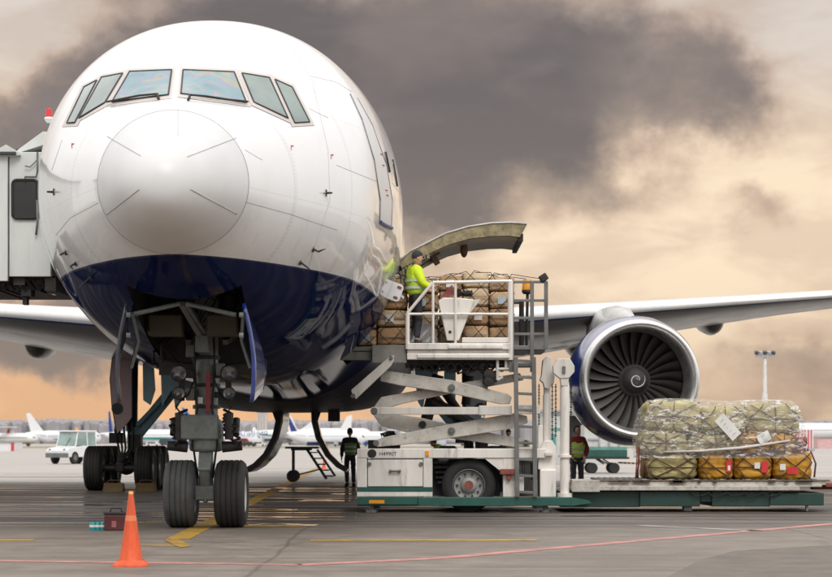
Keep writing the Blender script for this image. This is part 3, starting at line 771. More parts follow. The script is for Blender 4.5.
# ---- the small service panel that hangs open ahead of the cargo doorway
PANEL = mat('service_panel_white', (.78, .78, .79), .35, var=.04)
def rrect(cx, cy, w, h, ang, r, Y):
    pts = []
    for k in range(4):
        sx, sy = ((1, 1), (-1, 1), (-1, -1), (1, -1))[k]
        for j in range(5):
            a = math.pi/2*k + math.pi/2*j/4
            x = sx*(w/2-r) + r*math.cos(a); y = sy*(h/2-r) + r*math.sin(a)
            ca, sa = math.cos(ang), math.sin(ang); pts.append((cx + x*ca - y*sa, cy - (x*sa + y*ca)))
    return [(W(a, b_, Y).x, W(a, b_, Y).z) for a, b_ in pts]
m = MB(); m.prism(rrect(394, 291.5, 16, 18, R(-20), 3.5, 38.2), 38.18, 38.22); m.prism(rrect(383, 286, 9, 15, R(-20), 3, 38.2), 38.18, 38.22); sp = m.build('service_panel', PANEL, air, bevel=.006)
m = MB()
for px, py in ((399.5, 287.5), (395.5, 297.5)): m.prism(rrect(px, py, 4.5, 2.4, R(-20), 1, 38.17), 38.165, 38.175)
m.build('panel_latch', RUST, sp)
m = MB(); m.bar(W(398, 294, 38.3), W(403, 298, 38.4), .05, .05); m.bar(W(386, 291, 38.25), W(389, 287, 38.17), .12, .02); m.build('panel_strut', SILVERTAPE, sp)

# ================================================================ SKY, LIGHT, GROUND
world = bpy.data.worlds.new('World'); scene.world = world; world.use_nodes = True
t = NT(world.node_tree); t.n.clear()
tc = t.n.new('ShaderNodeTexCoord'); D = tc.outputs['Generated']
x, y, z = t.sep(D)
yc = t.m('MAXIMUM', y, .08)
u = t.m('DIVIDE', x, yc); v = t.m('DIVIDE', z, yc)
w1 = t.noise(D, 16, 6, .58); w2 = t.noise(t.map(D, loc=(3, 1, 7)), 16, 6, .58)
u2 = t.m('ADD', u, t.m('MULTIPLY', t.m('SUBTRACT', w1.outputs[0], .5), .11)); v2 = t.m('ADD', v, t.m('MULTIPLY', t.m('SUBTRACT', w2.outputs[0], .5), .075))
def blob(px, py, sx, sy, amp):
    a = t.m('DIVIDE', t.m('SUBTRACT', u2, (px-CX)/F), sx/F); b = t.m('DIVIDE', t.m('SUBTRACT', v2, (HZ-py)/F), sy/F)
    e = t.m('EXPONENT', t.m('MULTIPLY', t.m('ADD', t.m('MULTIPLY', a, a), t.m('MULTIPLY', b, b)), -1))
    return t.m('MULTIPLY', e, amp)
acc = None
for bl in ((430, 70, 215, 125, .95), (575, 95, 115, 90, .6), (330, 190, 150, 90, .75), (190, 40, 130, 110, .75), (60, 190, 110, 100, .55), (25, 328, 170, 44, 1.0), (60, 402, 190, 20, -.75), (640, 262, 130, 34, -.3), (20, 150, 90, 60, .5), (450, 215, 60, 28, .25),
           (738, 95, 66, 52, .62), (745, 205, 46, 22, .42), (610, 190, 60, 40, .25), (815, 392, 110, 42, .55), (690, 360, 160, 26, .22), (30, 45, 52, 40, -.42), (125, 20, 60, 30, -.18), (690, 165, 60, 26, -.3), (460, 330, 120, 26, -.25)):
    o_ = blob(*bl); acc = o_ if acc is None else t.m('ADD', acc, o_)
fine = t.noise(t.map(D, (1, 1, 1.7)), 26, 6, .56, dist=.25).outputs[0]
layer = t.noise(t.map(D, (1, 1, 2.6), rot=(0, .12, 0)), 15, 5, .52, dist=.3).outputs[0]
den = t.m('ADD', acc, t.m('ADD', t.m('MULTIPLY', t.m('SUBTRACT', fine, .5), .5), t.m('MULTIPLY', t.m('SUBTRACT', layer, .5), .28)), clamp=True)
# clear-sky colours behind the clouds
low = t.smooth(v, .0, .09)
base = t.mix(t.smooth(u, -.05, .02), (.95, .54, .28), (.78, .57, .40))           # orange low on the left, peach on the right
base = t.mix(t.smooth(v, .03, .11), base, (.98, .77, .55))
base = t.mix(t.smooth(v, .13, .21), base, (.77, .68, .60))
darkc = t.mix(t.smooth(v, .02, .2), (.265, .205, .172), (.165, .139, .130))
wisp = t.smooth(layer, .38, .62); glow = t.m('MULTIPLY', t.smooth(v, .02, .06), t.m('SUBTRACT', 1, t.smooth(v, .12, .19)))
base = t.mix(t.m('MULTIPLY', wisp, .55), base, t.mix(glow, t.mix(.5, base, (.45, .30, .22)), t.mix(.5, base, (.52, .375, .30))))
base = t.mix(t.m('MULTIPLY', t.m('MULTIPLY', glow, t.m('SUBTRACT', 1, wisp)), .45), base, (1.12, .92, .67))
mid = t.mix(.6, base, (.52, .355, .26))
cl = t.mix(t.smooth(den, .02, .55), base, mid); cl = t.mix(t.smooth(den, .28, .95), cl, darkc)
cl = t.mix(t.m('MULTIPLY', t.smooth(den, .6, 1.0), t.smooth(layer, .45, .75)), cl, t.mix(.5, darkc, (.30, .245, .225)))
tone = t.noise(t.map(D, (1, 1, 1.5), loc=(4, 2, 9)), 9, 4, .5).outputs[0]
cl = t.mix(t.m('MULTIPLY', t.smooth(tone, .46, .66), t.m('MULTIPLY', t.smooth(den, .35, .8), .5)), cl, (.30, .235, .205))
# the rest of the overcast dome: pale and bright overhead and behind the viewer
n3 = t.noise(D, 2.4, 6, .6).outputs[0]
dome = t.mix(t.smooth(n3, .3, .7), (1.08, 1.07, 1.08), (1.6, 1.56, 1.50))
dome = t.mix(t.smooth(z, 0, .5), t.mix(.5, dome, (.80, .74, .68)), dome)
dome = t.mix(t.m('MULTIPLY', t.m('MULTIPLY', t.smooth(y, .2, -.3), t.m('SUBTRACT', 1, t.smooth(z, .05, .20))), .75), dome, (.20, .195, .195))   # unseen dark terminal band added low behind the viewer, for the nose to mirror
front = t.m('MULTIPLY', t.smooth(y, .80, .93), t.m('SUBTRACT', 1, t.smooth(z, .24, .42)))
skyc = t.mix(front, dome, cl)
nish = t.n.new('ShaderNodeTexSky'); nish.sky_type = 'NISHITA'; nish.sun_disc = False
nish.sun_elevation = R(48); nish.sun_rotation = R(168)
bg1 = t.n.new('ShaderNodeBackground'); t.l.new(nish.outputs[0], bg1.inputs[0]); bg1.inputs[1].default_value = .08
bg2 = t.n.new('ShaderNodeBackground'); t.l.new(skyc, bg2.inputs[0]); bg2.inputs[1].default_value = 1.0
mx = t.n.new('ShaderNodeMixShader'); mx.inputs[0].default_value = .94
t.l.new(bg1.outputs[0], mx.inputs[1]); t.l.new(bg2.outputs[0], mx.inputs[2])
world.cycles.sampling_method = 'MANUAL'; world.cycles.sample_map_resolution = 512
wo = t.n.new('ShaderNodeOutputWorld'); t.l.new(mx.outputs[0], wo.inputs[0])

sun = bpy.data.lights.new('sun', 'SUN'); sun.energy = 1.4; sun.angle = R(24); sun.color = (1, .96, .9)
so = bpy.data.objects.new('sun', sun); col.objects.link(so)
so.rotation_euler = (R(44), 0, R(12))            # high, behind the viewer's right shoulder

scene.view_settings.view_transform = 'Standard'; scene.view_settings.look = 'None'; scene.view_settings.exposure = 0
scene.cycles.max_bounces = 5; scene.cycles.diffuse_bounces = 3; scene.cycles.glossy_bounces = 3; scene.cycles.transparent_max_bounces = 6; scene.cycles.caustics_reflective = False; scene.cycles.caustics_refractive = False
scene.cycles.use_denoising = True

# ---- ground: one sheet; damp patched asphalt with painted-in shade near the stand, pale concrete beyond, dry grass far off
gm, t, b, tc = newmat('apron_surface')
P = tc.outputs['Object']; X, Y, Z = t.sep(P)
nl = t.noise(P, .12, 6, .6).outputs[0]; nm = t.noise(P, 1.1, 8, .68).outputs[0]; nf = t.noise(P, 28, 4, .7).outputs[0]
ny = t.noise(t.map(P, (.035, .30, 1)), 1, 5, .6).outputs[0]; ny2 = t.noise(t.map(P, (.06, .9, 1), loc=(5, 2, 0)), 1, 5, .62).outputs[0]
asph = t.mix(t.smooth(nm, .3, .72), (.135, .110, .090), (.245, .206, .172))
asph = t.mix(t.m('MULTIPLY', t.smooth(nl, .45, .65), .5), asph, (.10, .083, .070))
asph = t.mix(t.m('MULTIPLY', t.smooth(nf, .35, .75), .45), asph, (.29, .25, .215))
damp_shade = t.m('MULTIPLY', t.smooth(Y, 29, 36), t.m('SUBTRACT', 1, t.smooth(t.m('ADD', Y, t.m('MULTIPLY', ny, 40)), 82, 100)))
asph = t.mix(t.m('MULTIPLY', damp_shade, t.smooth(ny2, .25, .6)), asph, (.038, .031, .027))  # darkens for damp and for painted shade under the aircraft and loader
conc = t.mix(t.smooth(ny, .35, .65), (.36, .335, .31), (.45, .42, .395)); conc = t.mix(t.m('MULTIPLY', t.smooth(ny2, .5, .7), .35), conc, (.22, .2, .185))
far = t.smooth(t.m('ADD', Y, t.m('MULTIPLY', ny, 60)), 92, 112)
oil = t.m('MULTIPLY', t.smooth(t.noise(t.map(P, loc=(9, 4, 0)), .55, 4, .6).outputs[0], .62, .74), t.smooth(nm, .3, .6))
asph = t.mix(t.m('MULTIPLY', oil, .6), asph, (.055, .046, .04))
grit = t.m('GREATER_THAN', t.noise(P, 55, 2, .5).outputs[0], .68)
asph = t.mix(t.m('MULTIPLY', grit, .35), asph, (.36, .32, .28))
tyrem = t.m('MULTIPLY', t.smooth(t.noise(t.map(P, (.05, 2.2, 1), rot=(0, 0, R(8)), loc=(3, 3, 0)), 1, 3, .5).outputs[0], .60, .70), .45)
asph = t.mix(tyrem, asph, (.06, .052, .046))
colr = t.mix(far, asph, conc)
grass = t.mix(t.smooth(nl, .4, .6), (.20, .17, .095), (.27, .22, .13))
colr = t.mix(t.m('MULTIPLY', t.smooth(Y, 430, 450), t.m('SUBTRACT', 1, t.smooth(Y, 640, 660))), colr, grass)
# slab joints and sealed cracks
bt = t.n.new('ShaderNodeTexBrick'); bt.offset = 0; bt.inputs['Scale'].default_value = 1; bt.inputs['Mortar Size'].default_value = .035; bt.inputs['Brick Width'].default_value = 7.6; bt.inputs['Row Height'].default_value = 5.8
bt.inputs['Color1'].default_value = bt.inputs['Color2'].default_value = (0, 0, 0, 1); bt.inputs['Mortar'].default_value = (1, 1, 1, 1); bt.inputs['Mortar Smooth'].default_value = .4
t.l.new(t.map(t.comb(t.m('ADD', X, t.m('MULTIPLY', nl, .5)), t.m('ADD', Y, t.m('MULTIPLY', nm, .10)), 0), loc=(1.5, -1.3, 0)), bt.inputs['Vector'])
colr = t.mix(t.m('MULTIPLY', bt.outputs['Color'], .42), colr, (.035, .03, .028))
vo = t.n.new('ShaderNodeTexVoronoi'); vo.feature = 'DISTANCE_TO_EDGE'; vo.inputs['Scale'].default_value = .16
t.l.new(t.mix(.13, P, t.noise(P, .8, 5, .7).outputs[1]) if False else P, vo.inputs['Vector'])
colr = t.mix(t.m('MULTIPLY', t.m('SUBTRACT', 1, t.smooth(t.m('ADD', vo.outputs[0], t.m('MULTIPLY', nm, .03)), .016, .03)), .14), colr, (.04, .036, .033))
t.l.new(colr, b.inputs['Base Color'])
ny3 = t.noise(t.map(P, (.10, 1.5, 1), loc=(2, 7, 0)), 1, 4, .6).outputs[0]
wet = t.m('MULTIPLY', damp_shade, t.smooth(ny3, .51, .62))
t.put(b.inputs['Roughness'], t.m('SUBTRACT', t.m('ADD', .50, t.m('MULTIPLY', nm, .25)), t.m('MULTIPLY', wet, .48), clamp=True))
bn = t.n.new('ShaderNodeBump'); bn.inputs['Distance'].default_value = .01
t.put(bn.inputs['Strength'], t.m('SUBTRACT', .35, t.m('MULTIPLY', wet, .33)))
t.l.new(t.noise(P, 60, 4, .7).outputs[0], bn.inputs['Height']); t.l.new(bn.outputs[0], b.inputs['Normal'])
def sheet(name, pts, m_, z=0.0):
    mb = MB(); mb.bm.faces.new([mb.bm.verts.new((p[0], p[1], z)) for p in pts]); o = mb.build(name, m_)
    o.data.transform(Matrix.Translation(o.location)); o.location = (0, 0, 0)
    for p in o.data.polygons:
        if p.normal.z < 0: o.data.flip_normals(); break
    return tag(o, kind='structure')
mb = MB()
ys = [-60, 0, 10, 20, 30, 40, 60, 90, 140, 250, 500, 1000, 2500, 5000]; xs = [-4000, -800, -200, -60, -20, 0, 20, 60, 200, 800, 4000]
mb.grid([[(a, b_, 0) for a in xs] for b_ in ys]); g = mb.build('ground', gm)
g.data.transform(Matrix.Translation(g.location)); g.location = (0, 0, 0)
if g.data.polygons[0].normal.z < 0: g.data.flip_normals()
tag(g, kind='structure')
def paint(name, c, wear):
    m_, t, b, tc = newmat(name); P = tc.outputs['Object']
    n = t.noise(P, 2.2, 8, .7).outputs[0]; n2 = t.noise(P, 30, 4, .7).outputs[0]
    c2 = t.mix(t.m('MULTIPLY', t.smooth(t.m('ADD', n, t.m('MULTIPLY', n2, .35)), .55, .85), wear), c, (.11, .1, .09))
    t.l.new(c2, b.inputs['Base Color']); b.inputs['Roughness'].default_value = .6; return m_
YPAINT = paint('worn_yellow_marking', (.52, .29, .02), .8); RPAINT = paint('worn_pink_marking', (.62, .25, .22), .7); WPAINT = paint('worn_white_marking', (.42, .40, .37), .9)
def stripe(name, pts, w, m_, z):
    for a, b_ in zip(pts, pts[1:]):
        d = (b_-a).normalized(); n = Vector((-d.y, d.x, 0))*w/2; sheet(name, [a-n, b_-n, b_+n, a+n], m_, z)
def quad(name, px, m_, z): sheet(name, [G(*p) for p in px], m_, z)
stripe('taxi_centreline', [G(178, 539), G(320, 467)], .34, YPAINT, .004)
stripe('yellow_marking', [G(310, 540.5), G(537, 540)], .50, YPAINT, .004); stripe('yellow_marking', [G(-40, 540), G(34, 540)], .5, YPAINT, .004)
quad('yellow_marking', [(163, 540), (178, 539), (191, 546.5), (180, 548)], YPAINT, .008); stripe('yellow_marking', [G(140, 545.5), G(180, 545.5)], .25, YPAINT, .004)
stripe('yellow_marking', [G(215, 526.5), G(300, 526)], .5, YPAINT, .008); stripe('yellow_marking', [G(100, 522), G(160, 522.5)], .4, YPAINT, .004)
stripe('yellow_marking', [G(190, 511), G(290, 511)], .4, YPAINT, .008)
stripe('pink_marking', [G(-60, 560), G(300, 565), G(436, 558.5), G(900, 518)], .26, RPAINT, .004)
stripe('white_marking', [G(640, 525.5), G(760, 531)], .25, WPAINT, .004)
stripe('white_marking', [G(-60, 474), G(120, 474)], .8, WPAINT, .004); stripe('white_marking', [G(246, 468.5), G(345, 468.5)], .8, WPAINT, .008)
# shallow rain-water films left on the stand under the belly
wm, t, b, tc = newmat('standing_water'); n_ = t.noise(tc.outputs['Object'], 1.5, 5, .6).outputs[0]
t.l.new(t.mix(n_, (.06, .056, .053), (.13, .123, .117)), b.inputs['Base Color']); t.put(b.inputs['Roughness'], t.m('ADD', .07, t.m('MULTIPLY', t.smooth(n_, .4, .7), .28)))
r4 = random.Random(5)
for (x0, x1, yc, hh) in ((246, 318, 525, 1.5), (252, 308, 517.5, 1.1), (262, 300, 510, .8), (296, 350, 500.5, 1.0), (330, 356, 494, .6), (-20, 118, 505, .9), (24, 96, 497.5, .5), (136, 166, 521.5, 1.2), (60, 92, 512.5, .7), (272, 330, 488, .5), (-10, 60, 490.5, .4), (222, 262, 505, .5), (560, 640, 516, .5)):
    pts = []; n = 40
    for k in range(n):
        a = 2*math.pi*k/n; rr_ = 1 + .28*math.sin(3*a+x0) + .18*math.sin(7*a+yc) + r4.uniform(-.10, .10)
        pts.append(G((x0+x1)/2 + (x1-x0)/2*math.cos(a)*(.75+.25*rr_), yc + .72*hh*math.sin(a)*rr_))
    sheet('puddle', pts, wm, .0045 if x0 < 400 else .004)
# asphalt repair patch at the right edge of the stand
pm = mat('patch_asphalt', (.16, .135, .115), .75, var=.25, scale=2, bump=.3, bscale=60)
quad('asphalt_patch', [(668, 577), (700, 560), (735, 551), (900, 541), (1000, 600), (690, 610)], pm, .004)

# ================================================================ CARGO LOADER
LY = 39.2
ld = thing('cargo_loader', 'white and green scissor-lift cargo loader raised to the open cargo door', 'cargo loader', (W(465, 512, LY).x, LY+1.5, 0))
def B(name, boxes, mt, par=None, bevel=.012, dy=0):
    m = MB()
    for bx in boxes: m.pbox(*bx)
    return m.build(name, mt, par if par is not None else ld, bevel=bevel)
ch = B('chassis', [(357, 546, 448.5, 458, LY, LY+.2), (357, 367, 458, 497, LY+.01, LY+.25), (423.4, 432.5, 458, 497, LY+.01, LY+.25), (503, 516, 458, 497, LY+.02, LY+.3), (540, 556, 470, 497, LY, LY+.5),
    (357, 546, 448.5, 458, LY+2.7, LY+2.9), (357, 367, 458, 497, LY+2.6, LY+2.88), (503, 516, 458, 497, LY+2.6, LY+2.88), (361, 380, 449, 457, LY+.2, LY+2.7), (420, 440, 449, 457, LY+.2, LY+2.7), (500, 520, 449, 457, LY+.2, LY+2.7)], WHITE)
MB().pprism([(484, 458), (503, 458), (503, 473)], LY+.03, LY+.15).build('gusset', WHITE, ch)
cab = B('cabinet_door', [(367.8, 423, 459.5, 486.5, LY+.03, LY+.10)], WHITE)
B('cabinet_stripe', [(357.2, 432.4, 487, 491.5, LY-.004, LY+.05), ], GREEN, cab, 0); B('cabinet_band', [(357.2, 432.4, 491.8, 496, LY+.004, LY+.06)], WHITE, cab, 0)
m = MB(); m.tube(W(390, 471, LY-.03), W(400, 471, LY-.03), .02); 
for q in (390.5, 399.5): m.tube(W(q, 471, LY-.03), W(q, 471, LY+.05), .03)
m.build('handle', STEEL, cab, smooth=40)
for q in (369.5, 421): m = MB(); m.tube(W(q, 464, LY), W(q, 464, LY+.05), .04); m.build('door_lock', STEEL, cab, smooth=40)
B('cabinet_interior', [(368, 500, 459, 496, LY+.6, LY+2.3)], BGDARK)
B('cabinet_side', [(358, 366, 459, 496, LY+.3, LY+2.6)], WHITE2)
MB().lathe([(.001, -.02), (.085, -.015), (.09, .01)], W(372, 453.5, LY), axis='Y', n=20).build('round_port', DARK, ch, smooth=40)
B('side_lamp', [(425.5, 429, 450.5, 456, LY-.03, LY+.01)], AMBER, ch, .008)
text_mesh('fleet_number', 'H4990T', .105, DARK, ld, W(379, 455.6, LY-.003), (R(90), 0, 0))
B('side_skirt', [(357, 418, 496.6, 505, LY-.04, LY+.16)], GREEN); B('side_skirt', [(418, 571, 497.1, 506, LY-.07, LY+.10)], GREEN); B('side_skirt', [(357, 571, 497, 505.8, LY+2.8, LY+2.95)], GREEN)
MB().pprism([(571, 497.2), (588, 500), (592, 503), (571, 506)], LY-.05, LY+.10).build('skirt_nose', GREEN, ld)
B('reflector', [(369, 384.5, 500, 503.4, LY-.055, LY-.03)], AMBER, None, 0)
for px in (372, 546):
    for dy in (.15, 2.6):
        m = MB(); a = W(px, 505, LY); m.tube((a.x, LY+dy, a.z), (a.x, LY+dy, .04), .05); m.tube((a.x, LY+dy, .05), (a.x, LY+dy, 0), .12); m.build('stabilizer_foot', STEEL, ld, smooth=40)
# running gear
def truck_wheel(x, y, face):
    R_ = .53
    o_ = MB().lathe(wheel_mesh(R_, .34, 5), (x, y, R_), axis='Y', n=48).build('wheel', BLACK, ld, smooth=40)
    f = -1 if face < 0 else 1
    MB().lathe([(.31, f*.165), (.33, f*.15), (.30, f*.10), (.25, f*.06), (.16, f*.05), (.15, f*.12), (.10, f*.16), (.001, f*.17)], (x, y, R_), axis='Y', n=40).build('rim', mat('truck_rim_grey', (.33, .33, .32), .5, var=.2, dirt=.4), o_, smooth=30)
    m = MB()
    for k in range(10): a = 2*math.pi*k/10; m.tube((x+.225*math.cos(a), y+f*.05, R_+.225*math.sin(a)), (x+.225*math.cos(a), y+f*.10, R_+.225*math.sin(a)), .022, n=6)
    m.build('wheel_nuts', DARK, o_)
    MB().lathe([(.001, f*.175), (.085, f*.172), (.09, f*.16)], (x, y, R_), axis='Y', n=24).build('hub_cap', RUST, o_, smooth=40)
wx = W(469, 484, LY).x
truck_wheel(wx, LY+.30, -1); truck_wheel(wx, LY+2.55, 1)
m = MB(); rows = []
for k in range(13): a = math.pi*k/12; rows.append([(wx+.62*math.cos(a), LY+.12, .56+.62*math.sin(a)), (wx+.62*math.cos(a), LY+.62, .56+.62*math.sin(a))])
m.grid(rows); m.build('wheel_arch', DARK, ld, smooth=True)
m = MB(); m.tube((wx, LY+.3, .53), (wx, LY+2.5, .53), .12); m.pbox(436, 502, 474, 492, LY+.7, LY+2.3)
for k in range(5): m.pbox(433+k, 448, 461+k*5, 463.5+k*5, LY+.35, LY+.6)
m.build('undercarriage', DARK, ld)
# scissor arms: two stages, a pair on each side of the machine
pv = []
def arm(pxs, Yo, th=.17):
    m = MB(); m.pprism(pxs, LY+Yo, LY+Yo+th); return m.build('scissor_arm', ARM, ld, bevel=.015)
A1 = [(381, 371.5), (386, 370.5), (452, 380), (508, 394), (512, 397), (510, 404), (500, 404), (452, 393.5), (400, 385.5), (380, 381)]
A2 = [(373, 408), (381, 397), (441, 386), (520, 373), (524, 380), (448, 394), (403, 403.5), (378, 411)]
A3 = [(372.5, 414), (378, 411), (420, 417.5), (475, 430), (530, 440), (530, 447), (515, 447), (447, 438), (405, 432), (381, 426)]
A4 = [(375, 440.5), (384, 437), (450, 424), (515, 413), (527, 416), (528, 423), (510, 429), (452, 438), (402, 445), (377, 447)]
for Y0, fl in ((.30, 1), (2.25, -1)):
    for A, dy in ((A1, 0), (A2, .2), (A3, .2), (A4, 0)): arm(A, Y0 + (dy if fl > 0 else .2-dy))
m = MB()
for px, py in ((451.5, 388), (451.5, 431)):
    m.lathe([(.001, -.05), (.035, -.05), (.04, -.03), (.07, -.03), (.075, .0)], W(px, py, LY+.30), axis='Y', n=24); m.tube(W(px, py, LY+.5), W(px, py, LY)+Vector((0, 2.4, 0)), .06)
m.build('pivot_pin', STEEL, ld, smooth=40)
m = MB(); m.lathe([(.001, -.02), (.07, -.02), (.075, .02)], W(422.5, 424.5, LY+.48), axis='Y', n=20); m.build('arm_hole', DARK, ld, smooth=40); m = MB(); m.lathe([(.001, -.02), (.05, -.02), (.055, .02)], W(526, 443, LY+.48), axis='Y', n=20); m.build('arm_hole', DARK, ld, smooth=40)
B('link_bar', [(371.5, 480, 407, 414.5, LY+.12, LY+.26), (479, 512, 405.5, 415, LY+.1, LY+.28), (515, 540, 405, 414, LY+.1, LY+.28), (481, 484, 415, 418, LY+.12, LY+.2)], WHITE2)
m = MB(); m.lathe([(.001, -.03), (.06, -.03), (.07, 0), (.07, .2)], W(374, 411, LY+.1), axis='Y', n=20); m.lathe([(.001, -.02), (.06, -.02), (.06, .2)], W(376, 443, LY+.29), axis='Y', n=20); m.build('link_pin', STEEL, ld, smooth=40)
m = MB(); m.tube(W(422, 437, LY+1.3), W(438, 375, LY+1.3), .12); m.tube(W(432, 401, LY+1.1), W(470, 425, LY+1.1), .10); m.tube(W(432, 401, LY+1.7), W(480, 428, LY+1.7), .11); m.tube(W(466, 405, LY+1.3), W(470, 376, LY+1.3), .10); m.tube(W(440, 385, LY+1.9), W(466, 422, LY+1.9), .09); m.build('lift_cylinder', DARK, ld, smooth=40)
m = MB()
for k in range(9): m.path([W(384+rnd.uniform(-3, 18), 441, LY+.4+.1*k), W(380+rnd.uniform(0, 8), 434, LY+.4+.1*k), W(388+rnd.uniform(0, 6), 431.5, LY+.5+.1*k), W(392+rnd.uniform(0, 8), 440, LY+.6+.1*k)], .022, 5)
m.pbox(368, 400, 440, 449, LY+.9, LY+1.6); m.build('pump_hoses', DARK, ld, smooth=40)
# raised main platform
pf = B('platform', [(407, 511, 343, 349.5, LY-.02, LY+.2), (407, 511, 353, 359.5, LY, LY+.2), (407, 511, 350, 352.6, LY+.04, LY+.2)], WHITE); B('rear_beam', [(407, 511, 344, 349, LY+2.8, LY+3.0)], WHITE, pf)
B('side_plate', [(462, 510, 337.5, 342.6, LY+.0, LY+.08), (448, 503, 344.5, 348.5, LY-.05, LY-.02), (417, 510, 354, 358, LY-.03, LY)], WHITE, pf)
B('deck', [(395, 532, 345.5, 350, LY+.2, LY+2.8)], STEEL, pf)
B('bridge', [(330, 407, 352, 360, LY+.3, LY+.5), (372, 407, 345, 363, LY+.1, LY+.26), (330, 407, 346.5, 351, LY+.3, LY+2.8), (330, 407, 352, 360, LY+2.6, LY+2.8)], mat('bridge_grey_steel', (.26, .25, .23), .5, var=.2, dirt=.5), pf)
m = MB(); m.pprism([(389.5, 356.5), (394, 355), (393.5, 361), (391, 366), (356, 399), (352.5, 396), (351, 390)], LY-.02, LY+.1); m.build('bridge_brace', WHITE2, pf, bevel=.012)
m = MB(); m.lathe([(.001, -.04), (.04, -.04), (.05, .0)], W(353, 396, LY-.02), axis='Y', n=16); m.lathe([(.001, -.04), (.03, -.04), (.04, .0)], W(391, 358, LY-.02), axis='Y', n=16); m.build('brace_pin', STEEL, pf, smooth=40)
m = MB()
for k in range(30):
    a = 410 + k*3.4; m.pbox(a, a+rnd.uniform(1.5, 4), 360, 360+rnd.uniform(3, 11), LY+.3+rnd.uniform(0, 1.8), LY+.6+rnd.uniform(0, 2))
m.pbox(405, 515, 360, 364, LY+.3, LY+2.5)
for k in range(10): a = 420+k*8; m.path([W(a, 362, LY+.25), W(a+6, 372+rnd.uniform(-3, 3), LY+.3), W(a+16, 370, LY+.3), W(a+22, 362, LY+.25)], .024, 5)
m.build('platform_underside', DARK, pf)
m = MB()
for px, py in ((489, 374), (489, 381), (494, 377)): m.lathe([(.001, -.06), (.1, -.05), (.11, .05), (.06, .1)], W(px, py, LY+.25), axis='Y', n=16)
m.pbox(483, 492, 370, 384, LY+.3, LY+.6); m.build('valve_block', DARK, pf, smooth=40)
m = MB()
for a, b_ in (((497.5, 360), (497.5, 380)), ((497.5, 380), (503, 377)), ((506, 360), (506, 369)), ((509.5, 360), (509.5, 369)), ((497, 369), (510, 369))): m.tube(W(*a, LY+.1), W(*b_, LY+.1), .03, n=8)
m.build('bracket', WHITE2, pf)
# railing, console, cage, ladder
m = MB()
for (a, b_), r_ in ((((407.5, 349), (407.5, 313)), .045), (((407.5, 313), (433, 282.5)), .032), (((433, 282.5), (512, 281)), .033), (((433, 349), (433, 282.5)), .028), (((455.5, 349), (455.5, 283)), .026), (((510.5, 360), (510.5, 281)), .055), (((407.5, 314), (511, 314)), .026)):
    m.tube(W(*a, LY+.03), W(*b_, LY+.03), r_, n=8)
m.build('railing', WHITE, pf, smooth=40)
m = MB(); m.pprism([(438, 301), (443, 297.5), (462, 298), (474.5, 299.5), (459, 340.5), (447, 340.5)], LY+.10, LY+.42); cs = m.build('control_console', WHITE, pf, bevel=.02)
m = MB(); m.pprism([(474, 299.5), (481, 299), (466, 318), (468, 309)], LY+.12, LY+.3); m.build('console_flap', WHITE2, cs); m = MB(); m.pprism([(440, 297), (452, 284.5), (456, 292), (450, 297)], LY+.2, LY+.26); m.build('warning_board', mat('faded_red_panel', (.36, .10, .09), .55, var=.3), cs)
m = MB()
for k in range(7): m.path([W(457+k*2, 296, LY+.15), W(461+k*1.6, 291+rnd.uniform(-1, 1), LY+.12), W(466+k*.8, 294, LY+.1), W(472, 291+k*.4, LY+.15)], .022, 5)
m.tube(W(459, 297, LY+.2), W(458, 291, LY+.2), .03); m.pbox(463, 472, 292, 296, LY+.15, LY+.3); m.build('joystick', DARK, cs, smooth=40)
MB().lathe([(.001, -.01), (.03, -.01), (.035, .01)], W(450, 332, LY+.1), axis='Y', n=12).build('console_knob', DARK, cs)
m = MB(); rows = []
for j in range(10):
    v = j/9; row = []
    for i in range(14):
        u_ = i/13; px = 409 + u_*32 + v*0; top = 342 - 24*math.sin(math.pi*min(1, u_*1.1))**.8*(.9+.1*math.sin(u_*9))
        p = W(px, 342.5*(v)+top*(1-v), LY+.14+.05*math.sin(u_*11+v*5)+.3*(1-v)*.4); row.append(p)
    rows.append(row)
m.grid(rows); tag(m.build('plastic_sheet', GREYCLOTH, None, smooth=True), 'crumpled dark grey plastic sheet lying on the raised loader platform at the railing', 'plastic sheet')
m = MB()
for a in (532, 546): m.bar(W(a, 372 if a < 540 else 349, LY+.1), W(a, 281.5, LY+.1), .075, .06, (0, 1, 0))
for yy in (282, 300.5, 318, 334, 348.5): m.bar(W(512, yy, LY+.1), W(546.5, yy, LY+.1), .045, .05)
m.bar(W(546.5, 282, LY+1.4), W(546.5, 349, LY+1.4), .06, .06, (0, 1, 0)); m.bar(W(546, 282, LY+.1), W(546, 282, LY+1.4), .05, .05); m.bar(W(546, 318, LY+.1), W(546, 318, LY+1.4), .05, .05)
m.pbox(512, 545, 346, 352, LY+.15, LY+1.4); m.build('ladder_cage', LADDER, pf, bevel=.006)
m = MB()
for a in (516.5, 534.5): m.bar(W(a-.8, 357, LY-.12), W(a+.8, 496, LY-.12), .085, .06, (0, 1, 0))
for k in range(9): m.bar(W(516, 360.5+k*16.4, LY-.12), W(535, 361.5+k*16.4, LY-.12), .04, .055)
m.build('ladder', LADDER, ld, bevel=.006)
B('ladder_step', [(509, 514, 281, 372, LY+.02, LY+.1), (514, 531, 362.5, 367, LY, LY+.4), (514, 531, 375.5, 378, LY, LY+.3)], LADDER, None)
m = MB(); m.tube(W(526.5, 348, LY+.6), W(527.5, 293, LY+.6), .03); m.tube(W(521.5, 300, LY+.6), W(521.5, 348, LY+.6), .05); m.bar(W(513, 303, LY+.6), W(523, 303, LY+.6), .05, .04); bst = m.build('beacon_post', DARK, pf, smooth=40)
a = W(527.7, 291, LY+.6)
MB().lathe([(.001, .24), (.08, .23), (.10, .20), (.115, .02)], a, n=20).build('beacon', AMBER, pf, smooth=40)
